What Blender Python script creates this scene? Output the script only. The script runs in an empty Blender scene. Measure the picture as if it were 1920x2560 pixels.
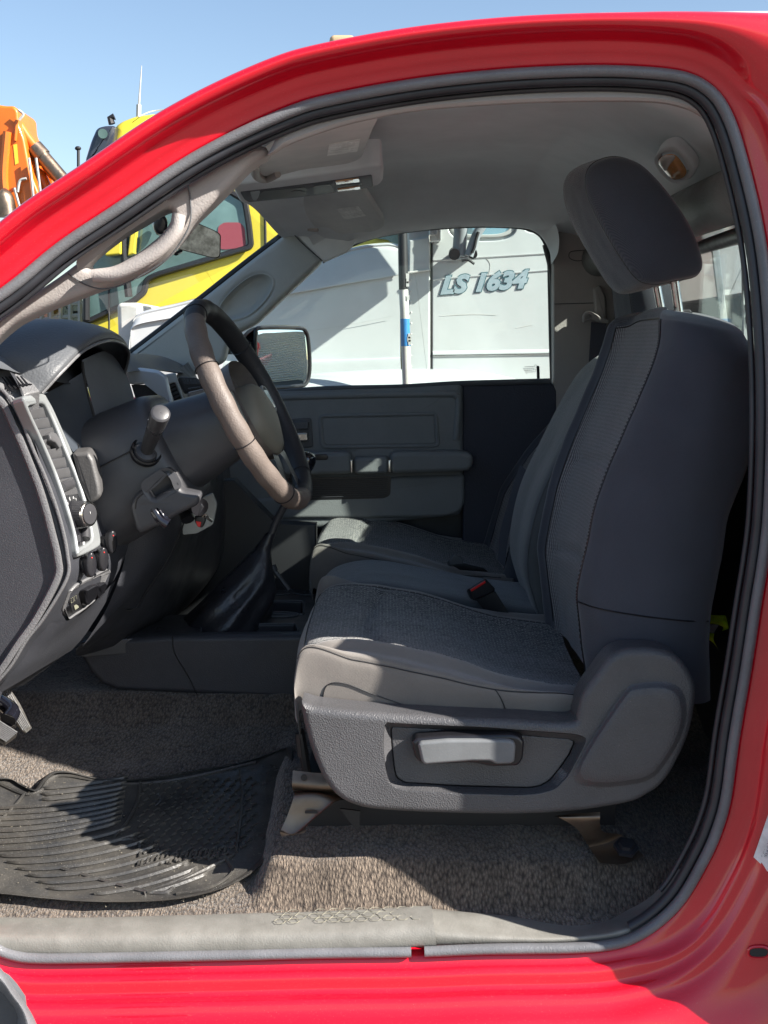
import bpy, math, random
from mathutils import Vector, Matrix, geometry, noise
random.seed(7)
S = bpy.context.scene
COL = S.collection
# ---------------------------------------------------------------- camera
CAM = Vector((0.0, -1.55, 1.45)); FPX = 2800.0; PITCH = math.radians(8.33)
cd = bpy.data.cameras.new('camera'); cam = bpy.data.objects.new('camera', cd); COL.objects.link(cam)
cam.location = CAM; cam.rotation_euler = (math.radians(90) - PITCH, 0, 0)
cd.sensor_fit = 'HORIZONTAL'; cd.sensor_width = 36.0; cd.lens = 36.0 * FPX / 1920.0
cd.clip_start = 0.02; cd.clip_end = 2000
S.camera = cam
# ---------------------------------------------------------------- light
SUN_DIR = Vector((-2.4, 1.0, -1.75)).normalized()      # the way the light travels
w = bpy.data.worlds.new("World"); S.world = w; w.use_nodes = True
nt = w.node_tree; bg = nt.nodes['Background']
sky = nt.nodes.new('ShaderNodeTexSky'); sky.sky_type = 'NISHITA'; sky.sun_disc = False
elev = math.asin(-SUN_DIR.z); az = math.atan2(-SUN_DIR.x, -SUN_DIR.y)
sky.sun_elevation = elev; sky.sun_rotation = az
sky.air_density = 1.0; sky.dust_density = 0.7; sky.ozone_density = 1.0
nt.links.new(sky.outputs[0], bg.inputs[0]); bg.inputs[1].default_value = 0.066
ld = bpy.data.lights.new('sun', 'SUN'); sun = bpy.data.objects.new('sun', ld); COL.objects.link(sun)
ld.energy = 5.0; ld.angle = math.radians(0.55); ld.color = (1.0, 0.94, 0.86)
sun.rotation_euler = SUN_DIR.to_track_quat('-Z', 'Y').to_euler(); sun.location = (3, -3, 9)
S.view_settings.view_transform = 'Standard'; S.view_settings.look = 'None'
S.view_settings.exposure = 1.56; S.view_settings.gamma = 1.0
S.cycles.max_bounces = 10; S.cycles.diffuse_bounces = 5; S.cycles.transparent_max_bounces = 16
# ---------------------------------------------------------------- pixel <-> space
cp, sp = math.cos(PITCH), math.sin(PITCH)
def ray(px, py):
    x = (px - 960.0) / FPX; y = -(py - 1280.0) / FPX
    return Vector((x, cp + y * sp, y * cp - sp))
def at(px, py, Y):
    r = ray(px, py); return CAM + r * ((Y - CAM.y) / r.y)
def atX(px, py, X):
    r = ray(px, py); return CAM + r * (X / r.x)
def onp(px, py, p, n):
    r = ray(px, py); return CAM + r * ((p - CAM).dot(n) / r.dot(n))
def P(x, y, zr): return Vector((x, y, 1.45 + zr))
def sstep(a, b, x):
    t = max(0.0, min(1.0, (x - a) / (b - a))); return t * t * (3 - 2 * t)
def interp(x, xs, ys):
    if x <= xs[0]: return ys[0]
    for i in range(len(xs) - 1):
        if x <= xs[i + 1]:
            t = (x - xs[i]) / (xs[i + 1] - xs[i]); return ys[i] + (ys[i + 1] - ys[i]) * t
    return ys[-1]
def cat(pts, n, closed=False):
    """Catmull-Rom resample, n samples"""
    m = len(pts); out = []
    if m == 2 and not closed:
        return [pts[0].lerp(pts[1], i / (n - 1)) for i in range(n)]
    segs = m if closed else m - 1
    for i in range(n):
        t = i / n * segs if closed else i / (n - 1) * segs
        k = min(int(t), segs - 1); f = t - k
        if closed:
            a, b, c, d = pts[(k - 1) % m], pts[k % m], pts[(k + 1) % m], pts[(k + 2) % m]
        else:
            b, c = pts[k], pts[k + 1]
            a = pts[k - 1] if k > 0 else b * 2 - c
            d = pts[k + 2] if k + 2 < m else c * 2 - b
        out.append(0.5 * ((2 * b) + (c - a) * f + (2 * a - 5 * b + 4 * c - d) * f * f + (3 * b - 3 * c + d - a) * f * f * f))
    return out
def resample(pts, n, closed=False):
    """equal-length resample of a polyline"""
    q = pts + [pts[0]] if closed else pts
    L = [0.0]
    for i in range(len(q) - 1): L.append(L[-1] + (q[i + 1] - q[i]).length)
    out = []; k = 0
    for i in range(n):
        s = L[-1] * i / (n if closed else n - 1)
        while k < len(L) - 2 and L[k + 1] < s: k += 1
        d = L[k + 1] - L[k]
        out.append(q[k].lerp(q[k + 1], (s - L[k]) / d if d > 1e-9 else 0))
    return out
def V2(l): return [Vector((a, b)) for a, b in l]
def px_smooth(l, n=None, closed=True):
    n = n or len(l) * 8
    return resample(cat(V2(l), n * 3, closed), n, closed)
def round_poly(l, r, k=5):
    """polygon (px) with corners rounded by r px"""
    p = V2(l); m = len(p); out = []
    for i in range(m):
        a, b, c = p[i - 1], p[i], p[(i + 1) % m]
        d1 = (a - b); d2 = (c - b); rr = min(r, d1.length * .45, d2.length * .45)
        s = b + d1.normalized() * rr; e = b + d2.normalized() * rr
        for j in range(k + 1):
            t = j / k; out.append(s * (1 - t) ** 2 + b * 2 * t * (1 - t) + e * t * t)
    return out
# ---------------------------------------------------------------- materials
def mat(name, col, rough=0.6, metal=0.0, coat=0.0, bump=0.0, bscale=300.0, bdist=0.002, var=0.0, vscale=8.0, col2=None,
        spec=0.5, kind='noise', stretch=(1, 1, 1), sheen=0.0, rvar=0.0, coatr=0.05, bump2=0.0, b2scale=20.0, dust=0.0):
    m = bpy.data.materials.new(name); m.use_nodes = True; n = m.node_tree.nodes; L = m.node_tree.links
    b = n['Principled BSDF']
    b.inputs['Base Color'].default_value = (*col, 1); b.inputs['Roughness'].default_value = rough
    b.inputs['Metallic'].default_value = metal; b.inputs['Coat Weight'].default_value = coat
    b.inputs['Coat Roughness'].default_value = coatr; b.inputs['Specular IOR Level'].default_value = spec
    b.inputs['Sheen Weight'].default_value = sheen
    tc = n.new('ShaderNodeTexCoord'); mp = n.new('ShaderNodeMapping'); mp.inputs['Scale'].default_value = stretch
    L.new(tc.outputs['Object'], mp.inputs['Vector'])
    def nz(scale, detail=3, r=.55):
        t = n.new('ShaderNodeTexNoise'); t.inputs['Scale'].default_value = scale; t.inputs['Detail'].default_value = detail
        t.inputs['Roughness'].default_value = r; L.new(mp.outputs[0], t.inputs['Vector']); return t.outputs['Fac']
    last = None
    if var > 0 or col2:
        f = nz(vscale, 5, .65); mr = n.new('ShaderNodeMapRange'); mr.inputs[1].default_value = .35; mr.inputs[2].default_value = .68
        L.new(f, mr.inputs[0]); mx = n.new('ShaderNodeMix'); mx.data_type = 'RGBA'
        c2 = col2 or tuple(min(1, c * (1 - var)) for c in col)
        mx.inputs[6].default_value = (*col, 1); mx.inputs[7].default_value = (*c2, 1)
        L.new(mr.outputs[0], mx.inputs[0]); last = mx.outputs[2]
    if dust > 0:
        f = nz(900, 2, .5); mr = n.new('ShaderNodeMapRange'); mr.inputs[1].default_value = .68; mr.inputs[2].default_value = .74
        mr.inputs[4].default_value = dust
        L.new(f, mr.inputs[0]); mx = n.new('ShaderNodeMix'); mx.data_type = 'RGBA'
        if last: L.new(last, mx.inputs[6])
        else: mx.inputs[6].default_value = (*col, 1)
        mx.inputs[7].default_value = (.5, .47, .42, 1); L.new(mr.outputs[0], mx.inputs[0]); last = mx.outputs[2]
    if last: L.new(last, b.inputs['Base Color'])
    if rvar > 0:
        f = nz(14, 5, .6); mr = n.new('ShaderNodeMapRange'); mr.inputs[3].default_value = max(0, rough - rvar); mr.inputs[4].default_value = min(1, rough + rvar)
        mr.inputs[1].default_value = .3; mr.inputs[2].default_value = .7
        L.new(f, mr.inputs[0]); L.new(mr.outputs[0], b.inputs['Roughness'])
    nb = None
    if bump2 > 0:
        f = nz(b2scale, 3, .5); bp = n.new('ShaderNodeBump'); bp.inputs['Strength'].default_value = 1; bp.inputs['Distance'].default_value = bump2
        L.new(f, bp.inputs['Height']); nb = bp.outputs[0]
    if bump > 0:
        if kind == 'grain':
            t = n.new('ShaderNodeTexVoronoi'); t.feature = 'SMOOTH_F1'; t.inputs['Scale'].default_value = bscale; L.new(mp.outputs[0], t.inputs['Vector']); f = t.outputs['Distance']
        else: f = nz(bscale, 2, .5)
        bp = n.new('ShaderNodeBump'); bp.inputs['Strength'].default_value = bump; bp.inputs['Distance'].default_value = bdist
        if nb: L.new(nb, bp.inputs['Normal'])
        L.new(f, bp.inputs['Height']); nb = bp.outputs[0]
    if nb: L.new(nb, b.inputs['Normal'])
    m['mp'] = mp.name
    return m
def hexes(m): return m
M = {}
M['red'] = mat('red_paint', (.62, .003, .018), .3, coat=1.0, coatr=.03, bump2=.00018, b2scale=7, dust=.22, var=.12, vscale=5, spec=.4)
M['seal'] = mat('door_seal_rubber', (.15, .153, .165), .36, bump=.6, bscale=420, bdist=.0012, var=.3, vscale=9, dust=.5)
M['seal2'] = mat('dark_seal_rubber', (.035, .037, .045), .42, bump=.2, bscale=300, bdist=.0006, var=.4, vscale=12)
M['trim'] = mat('beige_grey_trim', (.36, .33, .315), .62, bump=.45, bscale=380, bdist=.0009, var=.1, vscale=9, kind='grain')
M['trimg'] = mat('grey_pillar_trim', (.40, .42, .41), .6, bump=.35, bscale=330, bdist=.0009, var=.12, vscale=7, kind='grain')
M['roof'] = mat('headliner_cloth', (.78, .81, .83), .95, bump=.35, bscale=420, bdist=.0007, var=.12, vscale=6, spec=.15, sheen=.15)
M['visor'] = mat('visor_cloth', (.56, .57, .57), .85, bump=.3, bscale=380, bdist=.0007, col2=(.74, .74, .72), vscale=5)
M['dash'] = mat('dark_grained_plastic', (.040, .042, .050), .5, bump=.5, bscale=560, bdist=.0007, kind='grain', var=.2, vscale=8, dust=.25, rvar=.08)
M['dashp'] = mat('dash_pad', (.085, .09, .098), .52, bump=.55, bscale=300, bdist=.001, kind='grain', var=.15)
M['dashr'] = mat('dash_rim', (.15, .15, .155), .45, bump=.6, bscale=480, bdist=.0009, kind='grain', var=.2, dust=.5)
M['smooth'] = mat('smooth_dark_plastic', (.05, .05, .055), .38, var=.25, vscale=10, rvar=.12, bump=.1, bscale=500, bdist=.0004)
M['col'] = mat('column_plastic', (.062, .062, .068), .42, var=.25, vscale=7, rvar=.1, bump=.15, bscale=500, bdist=.0005)
M['black'] = mat('black_plastic', (.014, .014, .017), .3, var=.3)
M['gloss'] = mat('gloss_black', (.008, .008, .012), .06, coat=.6)
M['lens'] = mat('cluster_lens', (.05, .06, .075), .4, var=.3, vscale=7, rvar=.08)
M['silver'] = mat('silver_plastic', (.27, .285, .29), .42, metal=.25, bump=.1, bscale=500, bdist=.0004, rvar=.08)
M['doortrim'] = mat('door_trim_plastic', (.19, .20, .205), .6, bump=.4, bscale=330, bdist=.0009, var=.15, vscale=7, kind='grain')
M['chrome'] = mat('worn_chrome', (.62, .60, .57), .22, metal=1.0, var=.35, vscale=40, rvar=.12)
M['steel'] = mat('galvanised_steel', (.42, .45, .46), .38, metal=.85, var=.4, vscale=30, rvar=.15)
M['rail'] = mat('seat_rail_steel', (.22, .17, .13), .4, metal=.9, col2=(.16, .12, .09), vscale=22, rvar=.12, bump2=.003, b2scale=14)
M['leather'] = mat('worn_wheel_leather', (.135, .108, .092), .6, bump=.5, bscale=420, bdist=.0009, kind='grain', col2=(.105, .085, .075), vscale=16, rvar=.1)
M['leatherb'] = mat('black_leather', (.022, .022, .026), .33, bump=.3, bscale=260, bdist=.001, kind='grain', rvar=.08, bump2=.004, b2scale=24)
M['cream'] = mat('airbag_cover', (.17, .16, .125), .6, bump=.3, bscale=300, bdist=.0007, kind='grain')
M['seatpl'] = mat('seat_side_plastic', (.075, .075, .080), .42, bump=.9, bscale=480, bdist=.0009, kind='grain', var=.2, dust=.3, rvar=.14)
M['lever'] = mat('lever_grey', (.15, .158, .165), .42, bump=.2, bscale=300, bdist=.0006, var=.2, vscale=15, dust=.3)
M['sill'] = mat('sill_plastic', (.205, .20, .183), .46, bump=.5, bscale=480, bdist=.0007, kind='grain', col2=(.15, .146, .132), vscale=22, dust=.4, rvar=.1)
M['white'] = mat('white_truck_paint', (.50, .515, .515), .35, coat=.5, var=.14, vscale=2.2, dust=.3, bump2=.003, b2scale=3)
M['whited'] = mat('dirty_white', (.62, .62, .60), .5, col2=(.42, .40, .36), vscale=6)
M['yellow'] = mat('yellow_paint', (.66, .54, .04), .38, coat=.4, var=.06, vscale=2, bump2=.004, b2scale=2)
M['orange'] = mat('orange_paint', (.66, .15, .012), .42, coat=.2, var=.2, vscale=3)
M['teal'] = mat('tinted_glass', (.06, .11, .105), .08, coat=.6, col2=(.16, .26, .25), vscale=1.6)
M['darkgl'] = mat('dark_visor', (.03, .035, .05), .15, coat=.5)
M['gasket'] = mat('black_gasket', (.012, .012, .014), .5)
M['blue'] = mat('blue_tape', (.02, .20, .50), .5, var=.3, vscale=20)
M['hivis'] = mat('hi_vis_cloth', (.72, .95, .03), .8, bump2=.01, b2scale=30)
M['reflect'] = mat('reflective_tape', (.25, .25, .25), .4)
M['paper'] = mat('paper_label', (.92, .92, .90), .6, col2=(.58, .58, .56), vscale=40)
M['ink'] = mat('label_ink', (.18, .18, .19), .7)
M['inkw'] = mat('white_marking', (.75, .75, .75), .5)
M['roughlens'] = mat('console_panel', (.13, .14, .16), .7, var=.2)
M['shadeleather'] = mat('shaded_wheel_leather', (.022, .022, .025), .55, bump=.4, bscale=420, bdist=.0008, kind='grain')  # shaded copy of the wheel leather, shade put into its colour
M['amber'] = mat('amber_lens', (.75, .36, .14), .2, coat=.5, var=.3, vscale=60)
M['clear'] = mat('clear_lens', (.66, .62, .58), .15, coat=.6)
M['redpl'] = mat('red_plastic', (.6, .02, .02), .4)
M['mirror'] = mat('mirror_glass', (.86, .88, .88), .015, metal=1.0)
M['badge'] = mat('badge_face', (.42, .50, .54), .3, metal=.3, col2=(.30, .38, .42), vscale=14)
M['badgeo'] = mat('badge_outline', (.05, .11, .13), .5)
M['asphalt'] = mat('yard_ground', (.12, .11, .10), .95, bump=.6, bscale=60, bdist=.01, col2=(.08, .075, .07), vscale=1.2)
M['shed'] = mat('grey_sheet', (.42, .43, .42), .6, col2=(.30, .31, .30), vscale=1.5)
M['leaf'] = mat('green_leaves', (.06, .10, .03), .8, col2=(.12, .16, .04), vscale=4)
M['hood_red'] = mat('red_curtain', (.26, .05, .07), .8)
def fabric(name, c, c2, scale, bump, kind):
    m = mat(name, c, .92, spec=.2, sheen=.35); n = m.node_tree.nodes; L = m.node_tree.links; b = n['Principled BSDF']
    mp = n[m['mp']]
    def wave(sc, dirn, rot=(0, 0, 0), dist=0.0, prof='SIN'):
        mm = n.new('ShaderNodeMapping'); mm.inputs['Rotation'].default_value = rot; L.new(mp.outputs[0], mm.inputs[0])
        t = n.new('ShaderNodeTexWave'); t.bands_direction = dirn; t.wave_profile = prof; t.inputs['Scale'].default_value = sc; t.inputs['Distortion'].default_value = dist
        t.inputs['Detail'].default_value = 1.0; t.inputs['Detail Scale'].default_value = 3
        L.new(mm.outputs[0], t.inputs['Vector']); return t.outputs['Fac']
    def math_(op, a, bb):
        q = n.new('ShaderNodeMath'); q.operation = op
        for i, v in enumerate((a, bb)):
            if isinstance(v, (int, float)): q.inputs[i].default_value = v
            else: L.new(v, q.inputs[i])
        return q.outputs[0]
    if kind == 'twill':
        h = wave(scale, 'DIAGONAL', (0, 0, 0), 1.2)
        fac = h; 
    elif kind == 'mesh':      # small oval weave: bright flecks in staggered rows
        br = n.new('ShaderNodeTexBrick'); br.inputs['Scale'].default_value = scale
        br.inputs['Mortar Size'].default_value = .07; br.inputs['Mortar Smooth'].default_value = .6; br.inputs['Brick Width'].default_value = .9
        br.inputs['Row Height'].default_value = .32; br.offset = .5
        mm = n.new('ShaderNodeMapping'); mm.inputs['Rotation'].default_value = (0, 0, 0); L.new(mp.outputs[0], mm.inputs[0])
        L.new(mm.outputs[0], br.inputs['Vector']); inv = math_('SUBTRACT', 1.0, br.outputs['Fac'])
        nn = n.new('ShaderNodeTexNoise'); nn.inputs['Scale'].default_value = 240; L.new(mp.outputs[0], nn.inputs['Vector'])
        h = inv; fac = math_('MULTIPLY', br.outputs['Fac'], math_('GREATER_THAN', nn.outputs['Fac'], .47))
    else:                     # ribs
        h = wave(scale, 'Y', (0, 0, 0), .4); h2 = wave(scale * .55, 'Z', (0, 0, 0), 2.0)
        fac = math_('MULTIPLY', h, math_('ADD', math_('MULTIPLY', h2, .35), .65))
    no = n.new('ShaderNodeTexNoise'); no.inputs['Scale'].default_value = 9; no.inputs['Detail'].default_value = 6; L.new(mp.outputs[0], no.inputs['Vector'])
    fi = n.new('ShaderNodeTexNoise'); fi.inputs['Scale'].default_value = 700; L.new(mp.outputs[0], fi.inputs['Vector'])
    mx = n.new('ShaderNodeMix'); mx.data_type = 'RGBA'; mx.inputs[6].default_value = (*c, 1); mx.inputs[7].default_value = (*c2, 1); L.new(fac, mx.inputs[0])
    mul = n.new('ShaderNodeMix'); mul.data_type = 'RGBA'; mul.blend_type = 'MULTIPLY'; mul.inputs[0].default_value = 1
    mr = n.new('ShaderNodeMapRange'); mr.inputs[1].default_value = .3; mr.inputs[2].default_value = .7; mr.inputs[3].default_value = .82; mr.inputs[4].default_value = 1.12
    L.new(math_('ADD', math_('MULTIPLY', no.outputs['Fac'], .6), math_('MULTIPLY', fi.outputs['Fac'], .4)), mr.inputs[0])
    L.new(mx.outputs[2], mul.inputs[6]); L.new(mr.outputs[0], mul.inputs[7]); L.new(mul.outputs[2], b.inputs['Base Color'])
    bp = n.new('ShaderNodeBump'); bp.inputs['Strength'].default_value = bump; bp.inputs['Distance'].default_value = .0012
    L.new(math_('ADD', h, fi.outputs['Fac']), bp.inputs['Height'])
    b2 = n.new('ShaderNodeBump'); b2.inputs['Strength'].default_value = 1; b2.inputs['Distance'].default_value = .006
    n3 = n.new('ShaderNodeTexNoise'); n3.inputs['Scale'].default_value = 11; n3.inputs['Detail'].default_value = 2; L.new(mp.outputs[0], n3.inputs['Vector'])
    L.new(n3.outputs['Fac'], b2.inputs['Height']); L.new(b2.outputs[0], bp.inputs['Normal']); L.new(bp.outputs[0], b.inputs['Normal'])
    return m
M['fab'] = fabric('seat_side_fabric', (.155, .142, .131), (.20, .183, .168), 300, .35, 'twill')
M['fabd'] = fabric('backrest_fabric', (.040, .043, .056), (.066, .070, .086), 330, .25, 'twill')
M['fabg'] = fabric('centre_fabric', (.075, .082, .09), (.085, .093, .10), 330, .25, 'twill')
M['fabm'] = fabric('woven_insert_fabric', (.026, .028, .034), (.30, .29, .26), 72, .9, 'mesh')
M['silver2'] = mat('brightened_silver_plastic', (.62, .66, .70), .3, metal=.3)  # silver lightened in colour to make up for the shade it sits in
M['slat'] = mat('grey_slat', (.10, .10, .105), .5, var=.2)
M['fabr'] = fabric('ribbed_insert_fabric', (.05, .05, .056), (.28, .27, .28), 84, .9, 'ribs')
def carpet_mat():
    m = mat('carpet', (.20, .175, .15), 1.0, spec=.08, sheen=.3); n = m.node_tree.nodes; L = m.node_tree.links; b = n['Principled BSDF']; mp = n[m['mp']]
    v = n.new('ShaderNodeTexVoronoi'); v.inputs['Scale'].default_value = 270; L.new(mp.outputs[0], v.inputs[0])
    mp.inputs['Scale'].default_value = (1, .42, .42)
    a = n.new('ShaderNodeTexNoise'); a.inputs['Scale'].default_value = 16; a.inputs['Detail'].default_value = 6; L.new(mp.outputs[0], a.inputs[0])
    f = n.new('ShaderNodeTexNoise'); f.inputs['Scale'].default_value = 700; f.inputs['Detail'].default_value = 2; L.new(mp.outputs[0], f.inputs[0])
    r = n.new('ShaderNodeValToRGB'); r.color_ramp.elements[0].color = (.20, .160, .125, 1); r.color_ramp.elements[0].position = .1
    r.color_ramp.elements[1].color = (.045, .036, .030, 1); r.color_ramp.elements[1].position = .85; L.new(v.outputs['Distance'], r.inputs[0])
    mx = n.new('ShaderNodeMix'); mx.data_type = 'RGBA'; mx.blend_type = 'MULTIPLY'; mx.inputs[0].default_value = 1
    mr = n.new('ShaderNodeMapRange'); mr.inputs[1].default_value = .32; mr.inputs[2].default_value = .68; mr.inputs[3].default_value = .62; mr.inputs[4].default_value = 1.3
    ad = n.new('ShaderNodeMath'); ad.operation = 'MULTIPLY_ADD'; ad.inputs[1].default_value = .5; L.new(f.outputs['Fac'], ad.inputs[0])
    hh = n.new('ShaderNodeMath'); hh.operation = 'MULTIPLY'; hh.inputs[1].default_value = .5; L.new(a.outputs['Fac'], hh.inputs[0]); L.new(hh.outputs[0], ad.inputs[2])
    L.new(ad.outputs[0], mr.inputs[0]); L.new(r.outputs[0], mx.inputs[6]); L.new(mr.outputs[0], mx.inputs[7]); L.new(mx.outputs[2], b.inputs['Base Color'])
    bp = n.new('ShaderNodeBump'); bp.invert = True; bp.inputs['Strength'].default_value = 1; bp.inputs['Distance'].default_value = .0028
    sb = n.new('ShaderNodeMath'); sb.operation = 'SUBTRACT'; L.new(v.outputs['Distance'], sb.inputs[0]); L.new(f.outputs['Fac'], sb.inputs[1])
    L.new(sb.outputs[0], bp.inputs['Height']); L.new(bp.outputs[0], b.inputs['Normal']); return m
M['carpet'] = carpet_mat()
M['rubber'] = mat('mat_rubber', (.034, .033, .032), .33, bump=.5, bscale=120, bdist=.0012, col2=(.075, .07, .062), vscale=12, dust=.9, rvar=.12)
def glass(name, tint, gl=1.0):
    m = bpy.data.materials.new(name); m.use_nodes = True; n = m.node_tree.nodes; L = m.node_tree.links
    n.remove(n['Principled BSDF']); o = n['Material Output']
    t = n.new('ShaderNodeBsdfTransparent'); t.inputs[0].default_value = (*tint, 1); g = n.new('ShaderNodeBsdfGlossy'); g.inputs['Roughness'].default_value = .01
    f = n.new('ShaderNodeFresnel'); f.inputs[0].default_value = 1.45; k = n.new('ShaderNodeMath'); k.operation = 'MULTIPLY'; k.inputs[1].default_value = gl
    L.new(f.outputs[0], k.inputs[0]); mx = n.new('ShaderNodeMixShader'); L.new(k.outputs[0], mx.inputs[0]); L.new(t.outputs[0], mx.inputs[1]); L.new(g.outputs[0], mx.inputs[2])
    L.new(mx.outputs[0], o.inputs[0]); return m
M['glass'] = glass('window_glass', (.90, .96, .94), .5)
# ---------------------------------------------------------------- mesh building
class MB:
    def __init__(s): s.v = []; s.f = []; s.mi = []; s.cm = 0
    def add(s, vs, fs):
        o = len(s.v); s.v += [tuple(x) for x in vs]; s.f += [tuple(i + o for i in f) for f in fs]; s.mi += [s.cm] * len(fs); return s
    def grid(s, rows, cu=False, cv=False, mfun=None, capu=False):
        nr = len(rows); nc = len(rows[0]); o = len(s.v)
        for r in rows: s.v += [tuple(p) for p in r]
        for i in range(nr if cv else nr - 1):
            for j in range(nc if cu else nc - 1):
                a = o + i * nc + j; b = o + i * nc + (j + 1) % nc; c = o + ((i + 1) % nr) * nc + (j + 1) % nc; d = o + ((i + 1) % nr) * nc + j
                s.f.append((a, b, c, d)); s.mi.append(mfun(i / nr, j / nc) if mfun else s.cm)
        if capu:
            s.f.append(tuple(o + j for j in range(nc))); s.mi.append(s.cm)
            s.f.append(tuple(o + (nr - 1) * nc + j for j in reversed(range(nc)))); s.mi.append(s.cm)
        return s
    def loft(s, rows, nu=40, nv=40, cu=False, mfun=None, lin=False):
        R = [cat(r, nu, cu) for r in rows]
        cols = [cat([R[i][j] for i in range(len(R))], nv) for j in range(nu)]
        if lin: cols = [resample([R[i][j] for i in range(len(R))], nv) for j in range(nu)]
        return s.grid([[cols[j][i] for j in range(nu)] for i in range(nv)], cu=cu, mfun=mfun)
    def tube(s, pts, r, seg=10, n=None, closed=False, flat=None):
        if n: pts = cat(pts, n, closed)
        m = len(pts); rows = []; up = Vector((0, 0, 1)); prev = None
        for i, p in enumerate(pts):
            a = pts[i - 1] if (i > 0 or closed) else p; b = pts[(i + 1) % m] if (i < m - 1 or closed) else p
            t = (b - a).normalized()
            if prev is None:
                x = t.orthogonal().normalized()
                if flat: x = (flat - t * flat.dot(t)).normalized()
            else: x = (prev - t * prev.dot(t)).normalized()
            prev = x; y = t.cross(x)
            rr = r[i] if isinstance(r, list) else (r(i / (m - 1)) if callable(r) else r)
            ra, rb = rr if isinstance(rr, tuple) else (rr, rr)
            rows.append([p + x * math.cos(k / seg * 2 * math.pi) * ra + y * math.sin(k / seg * 2 * math.pi) * rb for k in range(seg)])
        if closed: return s.grid(rows, cu=True, cv=True)
        return s.grid(rows, cu=True, capu=True)
    def prism(s, out, n, thick, bev=0.0, holes=(), seg=4, hbev=None):
        """plate: outline out (3D, front face outer extent); n points to the viewer side; goes back by thick"""
        n = n.normalized(); loops = [list(out)] + [list(h) for h in holes]; fr = []
        for li, lp in enumerate(loops):
            c = Vector((0, 0, 0)); m = len(lp)
            for i in range(m): c += (lp[i]).cross(lp[(i + 1) % m])
            sgn = 1 if c.dot(n) > 0 else -1
            if li: sgn = -sgn
            nor = []
            for i in range(m):
                t = (lp[(i + 1) % m] - lp[i - 1]); q = n.cross(t).normalized() * sgn; nor.append(q)
            rows = [[p - n * thick for p in lp]]
            b0 = bev
            if li and hbev is not None: bev = hbev
            if bev > 0:
                for k in range(seg + 1):
                    a = k / seg * math.pi / 2
                    rw = [lp[i] + nor[i] * bev * (1 - math.cos(a)) - n * bev * (1 - math.sin(a)) for i in range(m)]
                    for _ in range(6):
                        hit = 0
                        for i in range(m):
                            j = (i + 1) % m
                            if (rw[j] - rw[i]).dot(lp[j] - lp[i]) < 0: q = (rw[i] + rw[j]) / 2; rw[i] = q.copy(); rw[j] = q.copy(); hit = 1
                        if not hit: break
                    rows.append(rw)
            else: rows.append(lp)
            bev = b0
            o = len(s.v); s.grid(rows, cu=True); fr.append((o + (len(rows) - 1) * m, m, rows[-1]))
        tri = geometry.tessellate_polygon([f[2] for f in fr]); idx = []
        for o, m, _ in fr: idx += list(range(o, o + m))
        if len(fr) == 1: s.f.append(tuple(idx)); s.mi.append(s.cm)
        else:
            for t in tri: s.f.append(tuple(idx[k] for k in t)); s.mi.append(s.cm)
        return s
    def plate(s, pxs, Y, thick, bev=0.0, holes=(), r=None, seg=4, hbev=None):
        """outline in px (list of tuples or Vectors) on plane Y"""
        def cv(l):
            q = l if isinstance(l[0], Vector) else (round_poly(l, r) if r else V2(l))
            return [at(p.x, p.y, Y) for p in q]
        return s.prism(cv(pxs), Vector((0, -1, 0)), thick, bev, [cv(h) for h in holes], seg, hbev)
    def box(s, c, h, rot=None):
        vs = []
        for x in (-1, 1):
            for y in (-1, 1):
                for z in (-1, 1):
                    q = Vector((x * h[0], y * h[1], z * h[2])); q = rot @ q if rot else q; vs.append(Vector(c) + q)
        return s.add(vs, [(0, 1, 3, 2), (4, 6, 7, 5), (0, 4, 5, 1), (2, 3, 7, 6), (0, 2, 6, 4), (1, 5, 7, 3)])
    def ball(s, c, r, seg=20, fn=None):
        rows = []
        for i in range(seg + 1):
            a = math.pi * i / seg
            rows.append([Vector(c) + Vector((r[0] * math.sin(a) * math.cos(b * 2 * math.pi / seg), r[1] * math.sin(a) * math.sin(b * 2 * math.pi / seg), r[2] * math.cos(a))) for b in range(seg)])
        return s.grid(rows, cu=True)
    def build(s, name, m, parent=None, smooth=40, label=None, bevel=0, wn=False):
        me = bpy.data.meshes.new(name); me.from_pydata(s.v, [], s.f)
        ms = m if isinstance(m, list) else [m]
        for k in ms: me.materials.append(M[k] if isinstance(k, str) else k)
        me.polygons.foreach_set('material_index', s.mi); me.update()
        import bmesh
        b = bmesh.new(); b.from_mesh(me); bmesh.ops.remove_doubles(b, verts=b.verts, dist=1e-6); bmesh.ops.recalc_face_normals(b, faces=b.faces); b.to_mesh(me); b.free()
        me.polygons.foreach_set('use_smooth', [True] * len(me.polygons))
        me.set_sharp_from_angle(angle=math.radians(smooth))
        o = bpy.data.objects.new(name, me); COL.objects.link(o)
        if bevel:
            q = o.modifiers.new('bevel', 'BEVEL'); q.width = bevel; q.segments = 3; q.limit_method = 'ANGLE'; q.angle_limit = math.radians(40)
        if wn or bevel:
            q = o.modifiers.new('wn', 'WEIGHTED_NORMAL'); q.keep_sharp = True
        if parent: setpar(o, parent)
        if label: o['label'] = label
        return o
def setpar(o, p):
    o.parent = p
    o.matrix_parent_inverse = Matrix.Translation(-p.location) if p.parent is None else Matrix()
def tag(o, label, cat_, group=None):
    o['label'] = label; o['category'] = cat_
    if group: o['group'] = group
    return o
def thing(name, loc, label, cat_, group=None):
    o = bpy.data.objects.new(name, None); COL.objects.link(o); o.location = loc; return tag(o, label, cat_, group)
def copy_tree(o, parent, shift):
    c = o.copy(); COL.objects.link(c)
    mpi = o.matrix_parent_inverse.copy(); c.parent = parent; c.matrix_parent_inverse = mpi
    c.location = Vector(o.location) + Vector(shift)
    for ch in list(o.children): copy_tree(ch, c, (0, 0, 0))
    return c
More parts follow.
